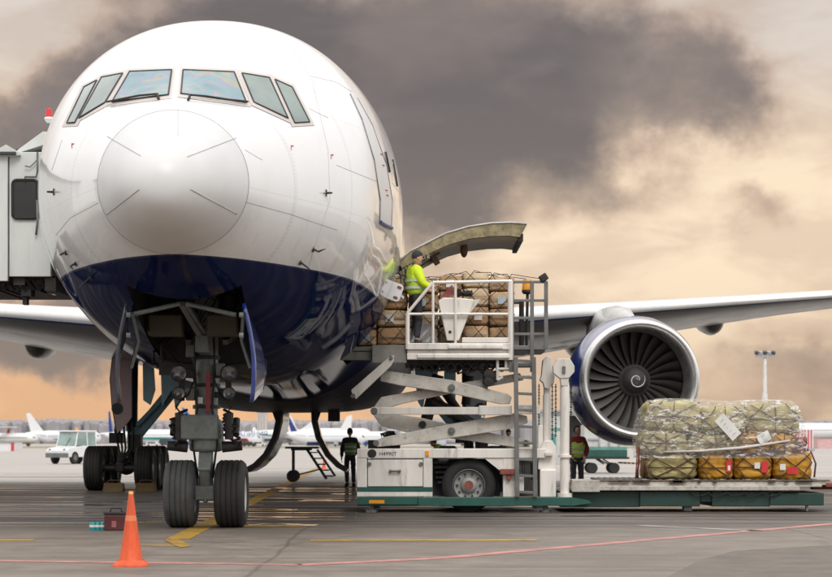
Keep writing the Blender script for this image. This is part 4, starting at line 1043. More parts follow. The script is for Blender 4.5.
MB().lathe([(.115, .02), (.12, -.02), (.09, -.06), (.001, -.06)], a, n=20).build('beacon_base', DARK, pf, smooth=40)
m = MB(); m.bar(W(541, 282, LY+.2), W(541, 279.5, LY+.2), .05, .05); m.bar(W(540, 280, LY+.1), W(547, 275.5, LY+.1), .12, .14); m.build('work_lamp', DARK, pf, bevel=.02)
# lifting masts at the middle of the machine
m = MB(); m.tube(W(547, 395, LY+.5), W(547, 497, LY+.5), .082, n=16); m.tube(W(547, 388, LY+.5), W(547, 397, LY+.5), .07, n=16); m1 = m.build('mast', WHITE, ld, smooth=40)
MB().pprism([(541.5, 376), (543, 360), (547, 356), (551, 357), (552.5, 372), (555, 376), (554, 383), (549, 389), (544.5, 388), (543.5, 383), (540, 380)], LY+.35, LY+.65).build('mast_head', WHITE2, m1, bevel=.012)
m = MB(); m.tube(W(564.8, 385, LY+.1), W(564.8, 497, LY+.1), .092, n=18); m.tube(W(564.8, 382, LY+.1), W(564.8, 388, LY+.1), .085, n=16); m.tube(W(564.8, 493, LY+.1), W(564.8, 498, LY+.1), .15, n=18); m.tube(W(564.8, 455, LY+.1), W(564.8, 457.5, LY+.1), .13, n=18); m2 = m.build('mast', WHITE, ld, smooth=40)
MB().pprism([(553, 366), (557.5, 358.5), (570, 358.5), (574.5, 366), (574.5, 372), (569, 378), (560, 378.5), (553.5, 373)], LY-.02, LY+.22).pprism([(560, 378), (569, 378), (568, 386), (561.5, 386)], LY, LY+.2).build('mast_head', WHITE2, m2, bevel=.012)
B('mast_latch', [(562.5, 565.5, 366, 373, LY-.06, LY-.02)], STEEL, m2, .005)
m = MB(); m.pprism([(541, 497), (541, 470), (538, 469), (538.5, 452), (544, 441), (552, 440.5), (556, 447), (556, 470), (555, 497)], LY+.1, LY+.45); m.pbox(538, 543, 425, 452, LY+.3, LY+.5); m.pbox(541, 556, 469, 471.5, LY+.06, LY+.1); m.build('mast_housing', WHITE, ld, bevel=.012)
for px, y1_ in ((539, 425), (552.3, 440), (571, 497), (555.7, 437)):
    m = MB(); n = 26 if px < 571 else 46
    for k in range(n):
        yy = 384 + (y1_-384)*k/n; yy2 = 384 + (y1_-384)*(k+.8)/n
        m.bar(W(px, yy, LY+.3), W(px, yy2, LY+.3), .036 if k % 2 else .022, .03, (0, 1, 0))
    m.build('lift_chain', BLACK, ld)
B('step_bracket', [(500, 515.5, 469, 474.5, LY-.12, LY+.02), (507, 511, 474.5, 480, LY-.08, LY+.02)], RUST, None)
B('junction_box', [(516.5, 524, 475, 492, LY-.02, LY+.2), (545, 553, 452.5, 456, LY-.05, LY+.08)], WHITE2, None)
m = MB()
for k in range(6): m.path([W(519+k*2, 459, LY+.2), W(520+k*2+rnd.uniform(-1, 1), 470, LY+.15), W(519+k*2.2, 480, LY+.2), W(521+k*2, 495, LY+.2)], .02, 5)
m.pbox(518, 536, 458, 463, LY+.3, LY+.5); m.pbox(526, 538, 480, 496, LY+.35, LY+.6); m.build('control_pipes', STEEL, ld, smooth=40)
B('engine_block', [(515, 540, 462, 496, LY+1.0, LY+2.4)], DARK, None)
# low transfer platform on the right
RUSTW = mat('rusty_white_deck', (.50, .47, .42), .6, var=.2, scale=6, dirt=.85, dirtc=(.10, .055, .035))
rd = B('transfer_deck', [(571, 826, 481.5, 485.2, LY+.1, LY+2.9), (571, 800, 486, 490.5, LY+.0, LY+.2), (571, 822, 484.6, 487, LY+.05, LY+.3), (572, 600, 480, 492, LY-.02, LY+.15)], RUSTW)
B('deck_rail', [(585, 830, 479.8, 481.3, LY+.08, LY+.16)], mat('rusty_rail_steel', (.17, .13, .10), .6, metal=.3, var=.4, dirt=.6), rd, .004)
m = MB()
for k in range(34):
    a = W(604+k*6.5, 481.3, LY); m.tube((a.x, LY+.2, a.z+.005), (a.x, LY+2.7, a.z+.005), .035, n=8)
m.build('deck_roller', STEEL, rd, smooth=40)
m = MB()
for k in range(16):
    a = rnd.uniform(606, 815); l = rnd.uniform(3, 16); m.pbox(a, a+l, 480.4+rnd.uniform(-.6, 1), 482.2+rnd.uniform(-.5, 1.5), LY-.01, LY+.06)
m.build('deck_stop', mat('dark_rust', (.06, .04, .03), .7, var=.4), rd, bevel=.005)
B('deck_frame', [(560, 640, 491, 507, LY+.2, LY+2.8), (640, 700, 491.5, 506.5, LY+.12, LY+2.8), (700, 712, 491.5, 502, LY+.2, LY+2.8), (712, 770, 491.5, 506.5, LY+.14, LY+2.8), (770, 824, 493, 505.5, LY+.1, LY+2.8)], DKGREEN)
B('deck_foot', [(684, 692, 503, 511, LY+.2, LY+.5), (806, 808.5, 505, 511.5, LY+.15, LY+.25)], STEEL)
m = MB()
for k in range(5): a = 690+k*18; m.path([W(a, 492, LY+.05), W(a+6, 496.5+k % 2, LY+.05), W(a+14, 495, LY+.05), W(a+20, 492, LY+.05)], .014, 5)
m.build('deck_cable', BLACK, rd, smooth=True)
B('deck_end', [(813, 836, 484, 489.5, LY+.3, LY+.6), (826, 840, 483, 487, LY+.1, LY+2.6)], RUST, rd)

# ================================================================ CARGO
# cartons on the raised platform, going in at the door
cy0 = LY + .62; k0 = F / cy0
colsx = [-1.32, -.78, -.16, .46, .93, 1.46, 1.97]; rowsz = [3.30, 3.70, 4.06, 4.42, 4.72]
NAMES = {}
ordc = ['left end', 'second from the left', 'third from the left', 'third from the right', 'second from the right', 'right end']; ordr = ['bottom layer', 'second layer up', 'third layer up', 'top layer']
bump_z = [-.22, -.06, -.10, -.02, .05, -.03]
for ci in range(6):
    for ri in range(4):
        j = lambda a: rnd.uniform(-a, a)
        z0, z1 = rowsz[ri], rowsz[ri+1]
        sc_ = (rowsz[4]+bump_z[ci]-3.30)/(rowsz[4]-3.30); z0 = 3.30+(z0-3.30)*sc_; z1 = 3.30+(z1-3.30)*sc_
        m = MB(); m.sack(colsx[ci]+.006, colsx[ci+1]-.006, cy0+abs(j(.06)), cy0+1.3, z0+.004, z1-.006, e=.10, amp=.012, seed=ci*7+ri, n=9)
        mt = CARTON[(ci*3+ri*2+(ci*ri) % 3) % 4]
        o = m.build('carton', mt, None, smooth=35)
        tag(o, 'brown carton on the raised platform, %s in the %s' % (ordc[ci], ordr[ri]), 'carton', 'brown cartons under a net on the raised platform')
        # tape across the front, a label on some
        m = MB(); zc = (z0+z1)/2; m.box(colsx[ci]+.05, colsx[ci+1]-.05, cy0-.012, cy0-.006, zc-.02, zc+.02); m.build('packing_tape', mat('packing_tape', (.42, .30, .18), .25), o)
        if (ci+ri*2) % 3 == 0:
            xl = colsx[ci]+rnd.uniform(.1, .25); m = MB(); m.box(xl, xl+.16, cy0-.018, cy0-.012, zc-.09, zc+.06); m.build('label', PAPER if ri % 2 else mat('pale_blue_label', (.45, .55, .62), .5), o)
# the net over them: diamonds down the front and across the top
def topz(x):
    cs = [(colsx[i]+colsx[i+1])/2 for i in range(6)]; zs = [rowsz[4]+b for b in bump_z]
    if x <= cs[0]: return zs[0]
    for i in range(5):
        if x <= cs[i+1]:
            q = (x-cs[i])/(cs[i+1]-cs[i]); return zs[i]*(1-q)+zs[i+1]*q
    return zs[5]
m = MB(); yn = cy0 - .045
for k in range(-6, 12):
    for sg in (1, -1):
        pts = []
        for i in range(24):
            v = i/23; x = -1.34 + k*.40 + v*1.25 + .04*math.sin(k*5) if sg > 0 else -1.34 + k*.40 + 1.25 - v*1.25 + .05*math.sin(k*3)
            z = 3.32 + v*(topz(min(max(x, -1.3), 1.96))-3.30)
            x += .02*math.sin(z*9+k); 
            if -1.34 < x < 2.0: pts.append((x, yn - .012*math.sin(v*9+k*2), z))
        if len(pts) > 2:
            if len(pts) > 20 or True:
                if abs(pts[-1][2]-topz(pts[-1][0])) < .1: pts += [(pts[-1][0], yn+.05, pts[-1][2]+.012), (pts[-1][0]+sg*.3, yn+.4, topz(min(max(pts[-1][0]+sg*.3, -1.3), 1.96))+.012), (pts[-1][0]+sg*.7, yn+1.2, topz(min(max(pts[-1][0]+sg*.7, -1.3), 1.96))+.03)]
            m.path(pts, .0075, 5)
tag(m.build('cargo_net', NETC, None, smooth=True), 'dark rope net stretched in diamonds over the brown cartons on the raised platform', 'cargo net')

def film_mat(name, tint, base_a, amp):
    m, t, b, tc = newmat(name)
    P = tc.outputs['Object']
    n1 = t.noise(t.map(P, (1.6, 1.6, 7)), 1.5, 7, .7, dist=.8).outputs[0]; n2 = t.noise(t.map(P, (3.5, 3.5, 9), rot=(0, .35, 0)), 1.6, 5, .65, dist=1.5).outputs[0]
    b.inputs['Base Color'].default_value = (*tint, 1); b.inputs['Roughness'].default_value = .16; b.inputs['Specular IOR Level'].default_value = .7
    a = t.m('ADD', base_a, t.m('MULTIPLY', t.smooth(t.m('MULTIPLY', t.m('ADD', n1, n2), .5), .50, .60), amp), clamp=True)  # whitish shine on the creases painted in as more opaque streaks
    t.l.new(a, b.inputs['Alpha'])
    bn = t.n.new('ShaderNodeBump'); bn.inputs['Strength'].default_value = .9; bn.inputs['Distance'].default_value = .05
    t.l.new(n2, bn.inputs['Height']); t.l.new(bn.outputs[0], b.inputs['Normal']); return m
FILM = film_mat('stretch_film', (.93, .92, .89), .13, .72)
def film(x0, x1, y0, y1, z0, topf, seed, nu=70, nv=16, name='plastic_wrap', top=True):
    """a skirt of stretch film round a load, closed over the top"""
    m = MB(); rows = []
    per = []
    def rr(tt):  # rounded-rectangle perimeter, tt in 0..1
        a = 2*math.pi*tt; c, s_ = math.cos(a), math.sin(a); e = .18
        return (math.copysign(abs(c)**e, c), math.copysign(abs(s_)**e, s_))
    cx, cyy, hx, hy = (x0+x1)/2, (y0+y1)/2, (x1-x0)/2, (y1-y0)/2
    us = []
    for k in range(nu*2): us.append(k/(nu*2))
    for j in range(nv+1):
        v = j/nv; row = []
        for tt in us:
            a, b_ = rr(tt); x = cx + a*hx; y = cyy + b_*hy
            zt = topf(x); z = z0 + (zt-z0)*v; sh = 1 - .05*v**6
            n = noise.noise(Vector((x*3, y*3, z*5+seed))) + .6*noise.noise(Vector((x*8, y*8, z*3+seed)))
            nx = a*(hx*sh + .025*n); ny = b_*(hy*sh + .025*n)
            row.append((cx+nx, cyy+ny, z))
        rows.append(row)
    if top:
        for q in (.9, .6, .25):
            row = []
            for tt in us:
                a, b_ = rr(tt); x = cx + a*hx*.95*q; row.append((x, cyy + b_*hy*.95*q, topf(x) + .035*(1-q**4) + .02*noise.noise(Vector((x*4, b_*5*q, seed)))))
            rows.append(row)
    m.grid(rows, close=True)
    return m.build(name, FILM, None, smooth=True)
FILM2 = film_mat('thin_clear_film', (.62, .55, .47), .02, .16)
o = film(-.1, 2.04, cy0-.03, cy0+1.36, 3.34, lambda x: topz(x)+.03, 9); o.data.materials[0] = FILM2
tag(o, 'thin clear plastic film round the brown cartons on the raised platform', 'plastic film')

# sacks on the low platform
def smark(px0, px1, py0, py1, Y): pass
SY = 39.62
SK = [ # px0 px1 py0 py1 material label tag
 (646, 699.5, 454, 481, KHAKI, 'khaki sack in the bottom row, left of the yellow ones', None),
 (698.8, 735.5, 454.5, 481, YELLOW, 'ochre sack in the bottom row touching the khaki sack, red and white label', (726, 731, 460, 472)),
 (735, 774, 453.5, 481, YELLOW, 'ochre sack in the middle of three in the bottom row, upright red label', (761.5, 768, 461.5, 472.5)),
 (773.5, 814.5, 450.5, 481, YELLOW, 'ochre sack at the right end of the bottom row, wide red label', (787, 798, 467, 474)),
 (642, 690, 430, 456, KHAKI, 'khaki sack under film at the left end of the middle row', None),
 (689, 741, 433, 456, KHAKI, 'khaki sack in the middle row above the leftmost yellow one', None),
 (739, 773, 432, 455, YELLOW, 'yellow sack under film in the middle row, partly hidden by white papers', None),
 (771, 799, 433, 453, YELLOW, 'smaller yellow sack at the right of the middle row beside a red one', None),
 (795, 808, 437, 452, mat('red_sack_cloth', (.42, .05, .04), .7, var=.3, bump=.3), 'small red and dark sack bulging at the right end of the middle row', None),
 (646, 704, 400.5, 433, KHAKI, 'large khaki sack at the left of the top row', None),
 (702, 749, 405.5, 435, KHAKI, 'khaki sack in the middle of the top row with a white paper before it', None),
 (747, 803, 403, 435, KHAKI, 'large khaki sack at the right of the top row', None)]
for i, (a, b_, c, d, mt, lab, rt) in enumerate(SK):
    p0 = W(a, d, SY); p1 = W(b_, c, SY); yd = SY + rnd.uniform(0, .05); dep = 1.5 if b_-a > 20 else .5
    root = MB().sack(p0.x, p1.x, yd, yd+dep, p0.z, p1.z, e=.19, amp=.032, seed=i*3+1, n=14).build('mail_sack', mt, None, smooth=True)
    tag(root, lab, 'sack', 'sacks stacked on the low pallet')
    # crossed cords on the face
    m = MB(); w_, h_ = p1.x-p0.x, p1.z-p0.z
    def face(u_, v_):
        f = max(0, (2*abs(u_-.5))**9 + (2*abs(v_-.5))**9); return (p0.x+u_*w_, yd - .026 + .10*min(1, f), p0.z+v_*h_)
    for (u0, v0, u1, v1) in ((.06, .05, .94, .95), (.06, .95, .94, .05), (.5, .03, .5, .97), (.05, .5, .95, .5), (.28, .04, .05, .5), (.72, .04, .95, .6), (.3, .97, .05, .55), (.7, .97, .95, .6)):
        if rnd.random() < .25: continue
        jx = rnd.uniform(-.06, .06); m.path([face(min(.97, max(.03, u0+(u1-u0)*q/8+jx*math.sin(q/8*3.1))), v0+(v1-v0)*q/8) for q in range(9)], .0115, 5)
    m.build('cord', CORD, root, smooth=True)
    if rt:
        q0 = W(rt[0], rt[3], SY); q1 = W(rt[1], rt[2], SY)
        m = MB(); m.box(q0.x, q1.x, yd-.05, yd-.044, q0.z, q1.z); m.build('label', REDTAG, root)
        m = MB(); s_ = .3; m.box(q0.x+.03, q0.x+.03+(q1.x-q0.x)*.5, yd-.056, yd-.051, q0.z+.03, q0.z+.13) if i == 1 else m.box(q0.x-.14, q0.x-.03, yd-.056, yd-.051, q0.z+.08, q0.z+.2)
        m.build('tag', PAPER, root)
m = MB()
for k in range(9): a = W(637+k*1.3, 481, SY); m.path([(a.x-.02, SY+.05+.12*k % .6, .66), (a.x+.03*math.sin(k), SY+.03+.12*k % .6, 1.0), (a.x+.02, SY+.1+.12*k % .6, 1.28)], .013, 5)
tag(m.build('pallet_net', mat('reddish_net_cord', (.22, .07, .05), .8), None, smooth=True), 'reddish brown net cords hanging at the left end of the sacks on the low pallet', 'pallet net', 'net ends of the low pallet'); m = MB()
for k in range(4): a = W(812+k*.8, 481, SY); m.path([(a.x-.02, SY+.1*k, 1.2), (a.x+.08, SY+.1*k, .95), (a.x+.05, SY+.1*k, .68)], .013, 5)
tag(m.build('pallet_net', mat('reddish_net_cord', (.22, .07, .05), .8), None, smooth=True), 'reddish brown net cords hanging at the right end of the sacks on the low pallet', 'pallet net', 'net ends of the low pallet')
m = MB(); a = W(636, 481.5, SY); b_ = W(818, 480.6, SY); m.box(a.x, b_.x, SY-.12, SY+1.7, a.z+.008, a.z+.03)
for k in range(6): m.box(a.x+.5*k+.1, a.x+.5*k+.25, SY-.13, SY-.1, a.z+.01, a.z+.05)
tag(m.build('cargo_pallet', mat('dull_aluminium', (.36, .34, .31), .45, metal=.6, var=.25, dirt=.5), None, bevel=.006), 'thin metal cargo pallet under the khaki and yellow sacks', 'pallet')
def tp(x):
    px = CX + x*F/SY
    tops = [(636, 425), (644, 408), (656, 400), (700, 401), (735, 404), (752, 402), (790, 401.5), (801, 406), (812, 428)]
    for (a, ya), (b_, yb) in zip(tops, tops[1:]):
        if px <= b_: 
            q = max(0, (px-a)/(b_-a)); return W(0, ya+(yb-ya)*q, SY).z
    return W(0, 428, SY).z
o = film(W(640, 0, SY).x, W(808, 0, SY).x, SY-.11, SY+1.62, W(0, 458, SY).z, lambda x: tp(x)+.02, 3)
tag(o, 'clear crinkled stretch film over the upper sacks on the low pallet', 'plastic wrap')
m = MB(); m.path([W(664, 452, SY-.13), W(700, 451, SY-.15), W(740, 448, SY-.15), W(790, 440.5, SY-.15)], [.02, .03, .035, .02], 6); q = m.build('film_rope', mat('twisted_white_film', (.62, .58, .55), .3), None, smooth=True)
tag(q, 'twisted strand of white film pulled across the middle of the sacks', 'film strand')
for (cx_, cy_, w_, h_, an, lab) in ((728, 427, 12, 27, R(42), 'large white waybill sheet tilted on the film in front of the top sacks'), (764, 437.5, 13, 10, R(28), 'smaller white paper tucked under the film right of the large sheet')):
    m = MB(); rows = []
    for j in range(5):
        row = []
        for i in range(4):
            u_, v_ = i/3-.5, j/4-.5; px = cx_ + (u_*w_*math.cos(an) - v_*h_*math.sin(an)*-1)*1; py = cy_ + (u_*w_*-math.sin(an) + v_*h_*math.cos(an))
            row.append(W(px, py, SY-.165) + Vector((0, .02*math.sin(j*1.3+i), 0)))
        rows.append(row)
    m.grid(rows); d_ = m.build('document_sheet', PAPER, None, smooth=True); tag(d_, lab, 'paper')
    m = MB()
    for j in range(5):
        p = [rows[0][1].lerp(rows[4][1], (j+1)/6), rows[0][2].lerp(rows[4][2], (j+1)/6)]
        p = [q_ + Vector((0, -.022, 0)) for q_ in p]; m.bar(p[0], p[1], .004, .007)
    m.build('print_lines', mat('grey_print', (.35, .36, .4), .6), d_)

# ================================================================ PEOPLE
def skin_obj(name, nodes, edges, root, mt, parent, sub=2):
    keys = list(nodes); idx = {k: i for i, k in enumerate(keys)}
    me = bpy.data.meshes.new(name); me.from_pydata([nodes[k][0] for k in keys], [(idx[a], idx[b]) for a, b in edges], [])
    ob = bpy.data.objects.new(name, me); col.objects.link(ob)
    ob.modifiers.new('skin', 'SKIN').use_smooth_shade = True
    sv = me.skin_vertices[0].data
    for k in keys:
        r = nodes[k][1]; sv[idx[k]].radius = r if isinstance(r, tuple) else (r, r); sv[idx[k]].use_root = (k == root)
    s = ob.modifiers.new('sub', 'SUBSURF'); s.levels = sub; s.render_levels = sub
    bpy.context.view_layer.update()
    m2 = bpy.data.meshes.new_from_object(ob.evaluated_get(bpy.context.evaluated_depsgraph_get())); m2.name = name
    bpy.data.objects.remove(ob); m2.materials.clear(); m2.materials.append(mt)
    o = bpy.data.objects.new(name, m2); col.objects.link(o)
    m2.polygons.foreach_set('use_smooth', [True]*len(m2.polygons))
    if parent is not None:
        o.parent = parent; ORIG[o.name] = Vector()
        for v in m2.vertices:                     # cloth folds
            q = v.co; f = noise.noise(Vector((q.x*9, q.y*9, q.z*22))) + .6*noise.noise(Vector((q.x*21+3, q.y*21, q.z*30)))
            v.co = q + v.normal*f*.011
    return o
def person(label, loc, yaw, jacket, vest, trousers, cap=None, hair=HAIR, pose=None, group=None, bulk=0, stripes=True, size=1):
    """local frame: facing +y, standing on z = 0"""
    J = dict(pelvis=(0, 0, .95), waist=(0, .0, 1.10), chest=(0, .0, 1.32), neck=(0, -.01, 1.49), headbase=(0, .01, 1.57))
    for s, n in ((-1, 'L'), (1, 'R')):
        J.update({'sh'+n: (s*.18, -.01, 1.425), 'el'+n: (s*.245, -.03, 1.14), 'wr'+n: (s*.25, .07, .90), 'hip'+n: (s*.095, 0, .90), 'kn'+n: (s*.105, .025, .50), 'an'+n: (s*.11, -.02, .09), 'toe'+n: (s*.13, .15, .035)})
    if pose: J.update(pose)
    look = J.pop('look', 0)
    V = {k: Vector(v) for k, v in J.items()}
    nodes = {'pelvis': (V['pelvis'], (.135, .10)), 'waist': (V['waist'], (.125, .095)), 'chest': (V['chest'], (.15, .105)), 'neck': (V['neck'], .06), 'headbase': (V['headbase'], .055)}
    edges = [('pelvis', 'waist'), ('waist', 'chest'), ('chest', 'neck'), ('neck', 'headbase')]
    for n in 'LR':
        s = -1 if n == 'L' else 1
        nodes.update({'sh'+n: (V['sh'+n], .065), 'el'+n: (V['el'+n], .046), 'wr'+n: (V['wr'+n], .03), 'hip'+n: (V['hip'+n], .085), 'kn'+n: (V['kn'+n], .06), 'an'+n: (V['an'+n], .043), 'toe'+n: (V['toe'+n], .022)})
        d = (V['wr'+n]-V['el'+n]).normalized(); side = d.cross(Vector((s, 0, 0))).normalized(); 
        palm = V['wr'+n] + d*.075; nodes['palm'+n] = (palm, (.034, .02))
        edges += [('chest', 'sh'+n), ('sh'+n, 'el'+n), ('el'+n, 'wr'+n), ('wr'+n, 'palm'+n), ('pelvis', 'hip'+n), ('hip'+n, 'kn'+n), ('kn'+n, 'an'+n), ('an'+n, 'toe'+n)]
    body = skin_obj('person', nodes, edges, 'pelvis', SKIN, None)
    # fingers and the head are grown into the same mesh
    bm = bmesh.new(); bm.from_mesh(body.data); mb = MB(); mb.bm.free(); mb.bm = bm
    for n in 'LR':
        s = -1 if n == 'L' else 1
        d = (V['wr'+n]-V['el'+n]).normalized(); fwd = Vector((0, 1, 0)) - d*d.y
        fwd = fwd.normalized() if fwd.length > .1 else Vector((0, 0, 1)); inn = d.cross(fwd).normalized()*(-s)
        if inn.x*s > 0: inn = -inn
        palm = V['wr'+n] + d*.085
        for k, ln in enumerate((.07, .08, .074, .058)):
            b0 = palm + fwd*(.028-.019*k); mb.path([b0 - d*.02, b0 + d*ln*.45, b0 + d*ln*.85 + inn*.018, b0 + d*ln*.95 + inn*.04], [.0095, .009, .008, .006], 7)
        b0 = V['wr'+n] + d*.035 + fwd*.025; mb.path([b0, b0 + fwd*.03 + d*.03, b0 + fwd*.035 + d*.06 + inn*.012], [.012, .010, .007], 7)
    hd = look; hb = V['headbase']; Rz = Matrix.Rotation(hd, 3, 'Z')
    def headshape(p, dd):
        q = p.copy()
        if dd.z < 0: q.x *= 1 - .28*dd.z*dd.z; q.y *= 1 - (.10 if dd.y > 0 else .3)*dd.z*dd.z
        if dd.y > .55: q.y *= .94
        if dd.y > .8 and abs(dd.x) < .25: q.y += .022*math.exp(-((dd.z+.12)/.16)**2)*(1-abs(dd.x)/.25)      # nose
        if dd.y > .6: q.y -= .012*math.exp(-((dd.z-.12)/.10)**2)*math.exp(-((abs(dd.x)-.36)/.16)**2)            # eye sockets
        if dd.y > .7: q.y -= .006*math.exp(-((dd.z+.42)/.06)**2)*(abs(dd.x) < .3)                               # mouth line
        return Rz @ q
    hc = hb + Vector((0, .02, .105))
    mb.ell(hc, (.077, .098, .122), 28, 22, headshape)
    for s in (-1, 1): mb.ell(hc + Rz @ Vector((s*.078, -.005, -.01)), (.012, .022, .033), 8, 6)
    bm.to_mesh(body.data); bm.free(); body.data.polygons.foreach_set('use_smooth', [True]*len(body.data.polygons))
    ORIG[body.name] = Vector()
    m = MB()
    for s in (-1, 1): m.ell(hc + Rz @ Vector((s*.031, .083, .012)), (.012, .008, .007), 8, 6)
    m.build('eyes', mat('eye_dark', (.05, .03, .025), .3), body, smooth=True)
    if cap is None:
        m = MB(); m.ell(hc + Rz @ Vector((0, -.012, .022)), (.083, .100, .118), 20, 14, lambda p, dd: Rz @ (p if not (dd.y > .25 and dd.z < .45) and dd.z > -.55 else p*.78)); m.build('hair', hair, body, smooth=True)
    else:
        m = MB(); m.ell(hc + Rz @ Vector((0, -.006, .03)), (.090, .110, .115), 20, 14, lambda p, dd: Rz @ (p if dd.z > -.05 and not (dd.y > .4 and dd.z < .1) else (p*.80 if dd.y > .2 else p*.97 if dd.z > -.6 else p*.8))); m.build('cap', cap, body, smooth=True)
    def jk(extra, arms=True, low=.0):
        nd = {'pelvis': (V['pelvis']+Vector((0, 0, -.02)), (.165+extra, .14+extra)), 'waist': (V['waist'], (.165+extra, .14+extra)), 'chest': (V['chest'], (.185+extra, .15+extra)), 'neck': (V['neck']+Vector((0, -.01, .03)), .088+extra*.5)}
        ed = [('pelvis', 'waist'), ('waist', 'chest'), ('chest', 'neck')]
        for n in 'LR':
            nd['sh'+n] = (V['sh'+n], .098+extra*.6); ed.append(('chest', 'sh'+n))
            if arms:
                nd['el'+n] = (V['el'+n], .076); nd['wr'+n] = (V['wr'+n]-(V['wr'+n]-V['el'+n])*.06, .046); ed += [('sh'+n, 'el'+n), ('el'+n, 'wr'+n)]
        return nd, ed
    nd, ed = jk(bulk); skin_obj('jacket', nd, ed, 'pelvis', jacket, body)
    if vest:
        nd, ed = jk(bulk+.02, False); v_ = skin_obj('vest', nd, ed, 'pelvis', vest, body)
    if stripes:
        m = MB()
        def band(c, rx, ry, z, h=.05):
            m.lathe([(1, -h/2), (1, h/2)], (0, 0, 0), 'Z', 24)
            vs = m.bm.verts[-48:] if False else list(m.bm.verts)[-48:]
            for q in vs: q.co = Vector((c.x + q.co.x*rx, c.y + q.co.y*ry, c.z + q.co.z + z))
        band(V['waist'], .196+bulk, .172+bulk, 0); band(V['waist'].lerp(V['chest'], .62), .212+bulk, .180+bulk, 0)
        m.build('reflective_band', SILVERTAPE, body, smooth=True)
    nd = {'pelvis': (V['pelvis'], (.145, .115)), 'top': (V['waist'], (.135, .105))}; ed = [('pelvis', 'top')]
    for n in 'LR':
        nd.update({'hip'+n: (V['hip'+n], .10), 'kn'+n: (V['kn'+n], .078), 'an'+n: (V['an'+n]+Vector((0, 0, .03)), .066)}); ed += [('pelvis', 'hip'+n), ('hip'+n, 'kn'+n), ('kn'+n, 'an'+n)]
    skin_obj('trousers', nd, ed, 'pelvis', trousers, body)
    for n in 'LR':
        a, t_ = V['an'+n], V['toe'+n]
        skin_obj('boot', {'a': (a+Vector((0, 0, .05)), .068), 'b': (a+Vector((0, -.02, -.03)), .066), 'c': (t_*.6+a*.4-Vector((0, 0, .0)), .062), 'd': (t_+Vector((0, .06, .01)), .056)}, [('a', 'b'), ('b', 'c'), ('c', 'd')], 'a', BOOT, body, 1)
    body.scale = (size,)*3; body.name = 'person'; body.location = loc; body.rotation_euler = (0, 0, yaw)
    return tag(body, label, 'person', group)
# the loader operator up on the platform, back three-quarters to the viewer, facing the load on the right
person('person in bright yellow hi-vis jacket and black knit cap standing on the raised loader platform', (W(417, 345, LY+.28).x-.02, LY+.30, W(417, 346, LY+.28).z), R(-75), HIVIS, HIVIS2, NAVYCLOTH, cap=NAVYCLOTH, pose={'elR': (.27, .06, 1.15), 'wrR': (.22, .30, 1.12), 'elL': (-.26, .05, 1.14), 'wrL': (-.18, .28, 1.08), 'look': R(-5)}, bulk=.03, size=1.04)
p = G(350, 487); person('person seen from behind in dark hooded jacket and green hi-vis vest beside the loader cabinet', (p.x, p.y, 0), R(8), NAVYCLOTH, mat('dull_hi_vis_vest', (.22, .36, .09), .8, var=.25), NAVYCLOTH, cap=NAVYCLOTH, pose={'elR': (.27, .04, 1.15), 'wrR': (.20, .22, 1.0), 'knL': (-.10, .06, .5), 'anL': (-.1, -.12, .10)})
person('person in dark red jacket and yellow hi-vis vest standing under the engine behind the platform', (W(577, 450, 51.8).x, 51.8, 0), R(190), REDCLOTH, HIVIS2, NAVYCLOTH, pose={'elR': (.27, .02, 1.15), 'wrR': (.17, .16, .98), 'elL': (-.27, .02, 1.15), 'wrL': (-.16, .16, .97), 'look': R(38)})
person('person in hi-vis vest and dark cap half hidden behind the loader ladder', (W(508.5, 450, 66).x, 66, 0), R(170), NAVYCLOTH, HIVIS2, NAVYCLOTH, cap=NAVYCLOTH)
person('person in hi-vis vest seen through the gap above the loader wheel', (W(447, 450, 62).x, 62, 0), R(100), HIVIS2, HIVIS2, NAVYCLOTH, cap=NAVYCLOTH, pose={'waist': (0, .1, 1.05), 'chest': (0, .24, 1.16), 'neck': (0, .36, 1.22), 'headbase': (0, .42, 1.25), 'shL': (-.18, .3, 1.2), 'shR': (.18, .3, 1.2), 'elL': (-.22, .36, .92), 'elR': (.22, .36, .92), 'wrL': (-.2, .45, .7), 'wrR': (.2, .45, .7)})

# ================================================================ JET BRIDGE at the left door
JY = 35.6
jb = thing('jet_bridge', 'pale green jet bridge cabin docked to the fuselage at the left edge', 'jet bridge', (-8, JY+3, 0))
def JB(name, boxes, mt, par=None, bevel=.015):
    m = MB()
    for bx in boxes: m.pbox(*bx)
    return m.build(name, mt, par if par is not None else jb, bevel=bevel)
jw = JB('wall_panel', [(-180, 7.5, 155, 281, JY, JY+.12), (9.2, 50.5, 152, 276.5, JY+.06, JY+.18)], JET, None, .01)
JB('panel_joint', [(7.6, 9.1, 152, 279, JY+.07, JY+.15)], BGDARK, jw, 0)
m = MB(); m.pprism([(9, 152), (20, 153.5), (46, 134), (62, 134), (62, 152)], JY+.9, JY+1.0); m.build('gable', JET, jb)
m = MB(); a, b_ = W(20, 153, JY+.5), W(46, 134, JY+.5); m.hexa([(a.x, JY+.2, a.z-.05), (b_.x+.6, JY+.2, b_.z-.05), (b_.x+.6, JY+5, b_.z-.05), (a.x, JY+5, a.z-.05), (a.x, JY+.2, a.z), (b_.x, JY+.2, b_.z), (b_.x, JY+5, b_.z), (a.x, JY+5, a.z)]); m.build('roof', JET, jb)
m = MB(); m.pprism([(-180, 150), (-4, 150), (6, 144.5), (19, 152), (20, 155), (9, 156), (-180, 155)], JY-.05, JY+2); m.build('awning', JET, jb); JB('awning_edge', [(-180, 15.5, 151.5, 154.5, JY-.12, JY+.4)], BGDARK, None, .01)
JB('cab_body', [(-180, 47, 158, 276, JY+.25, JY+5.5)], JET)
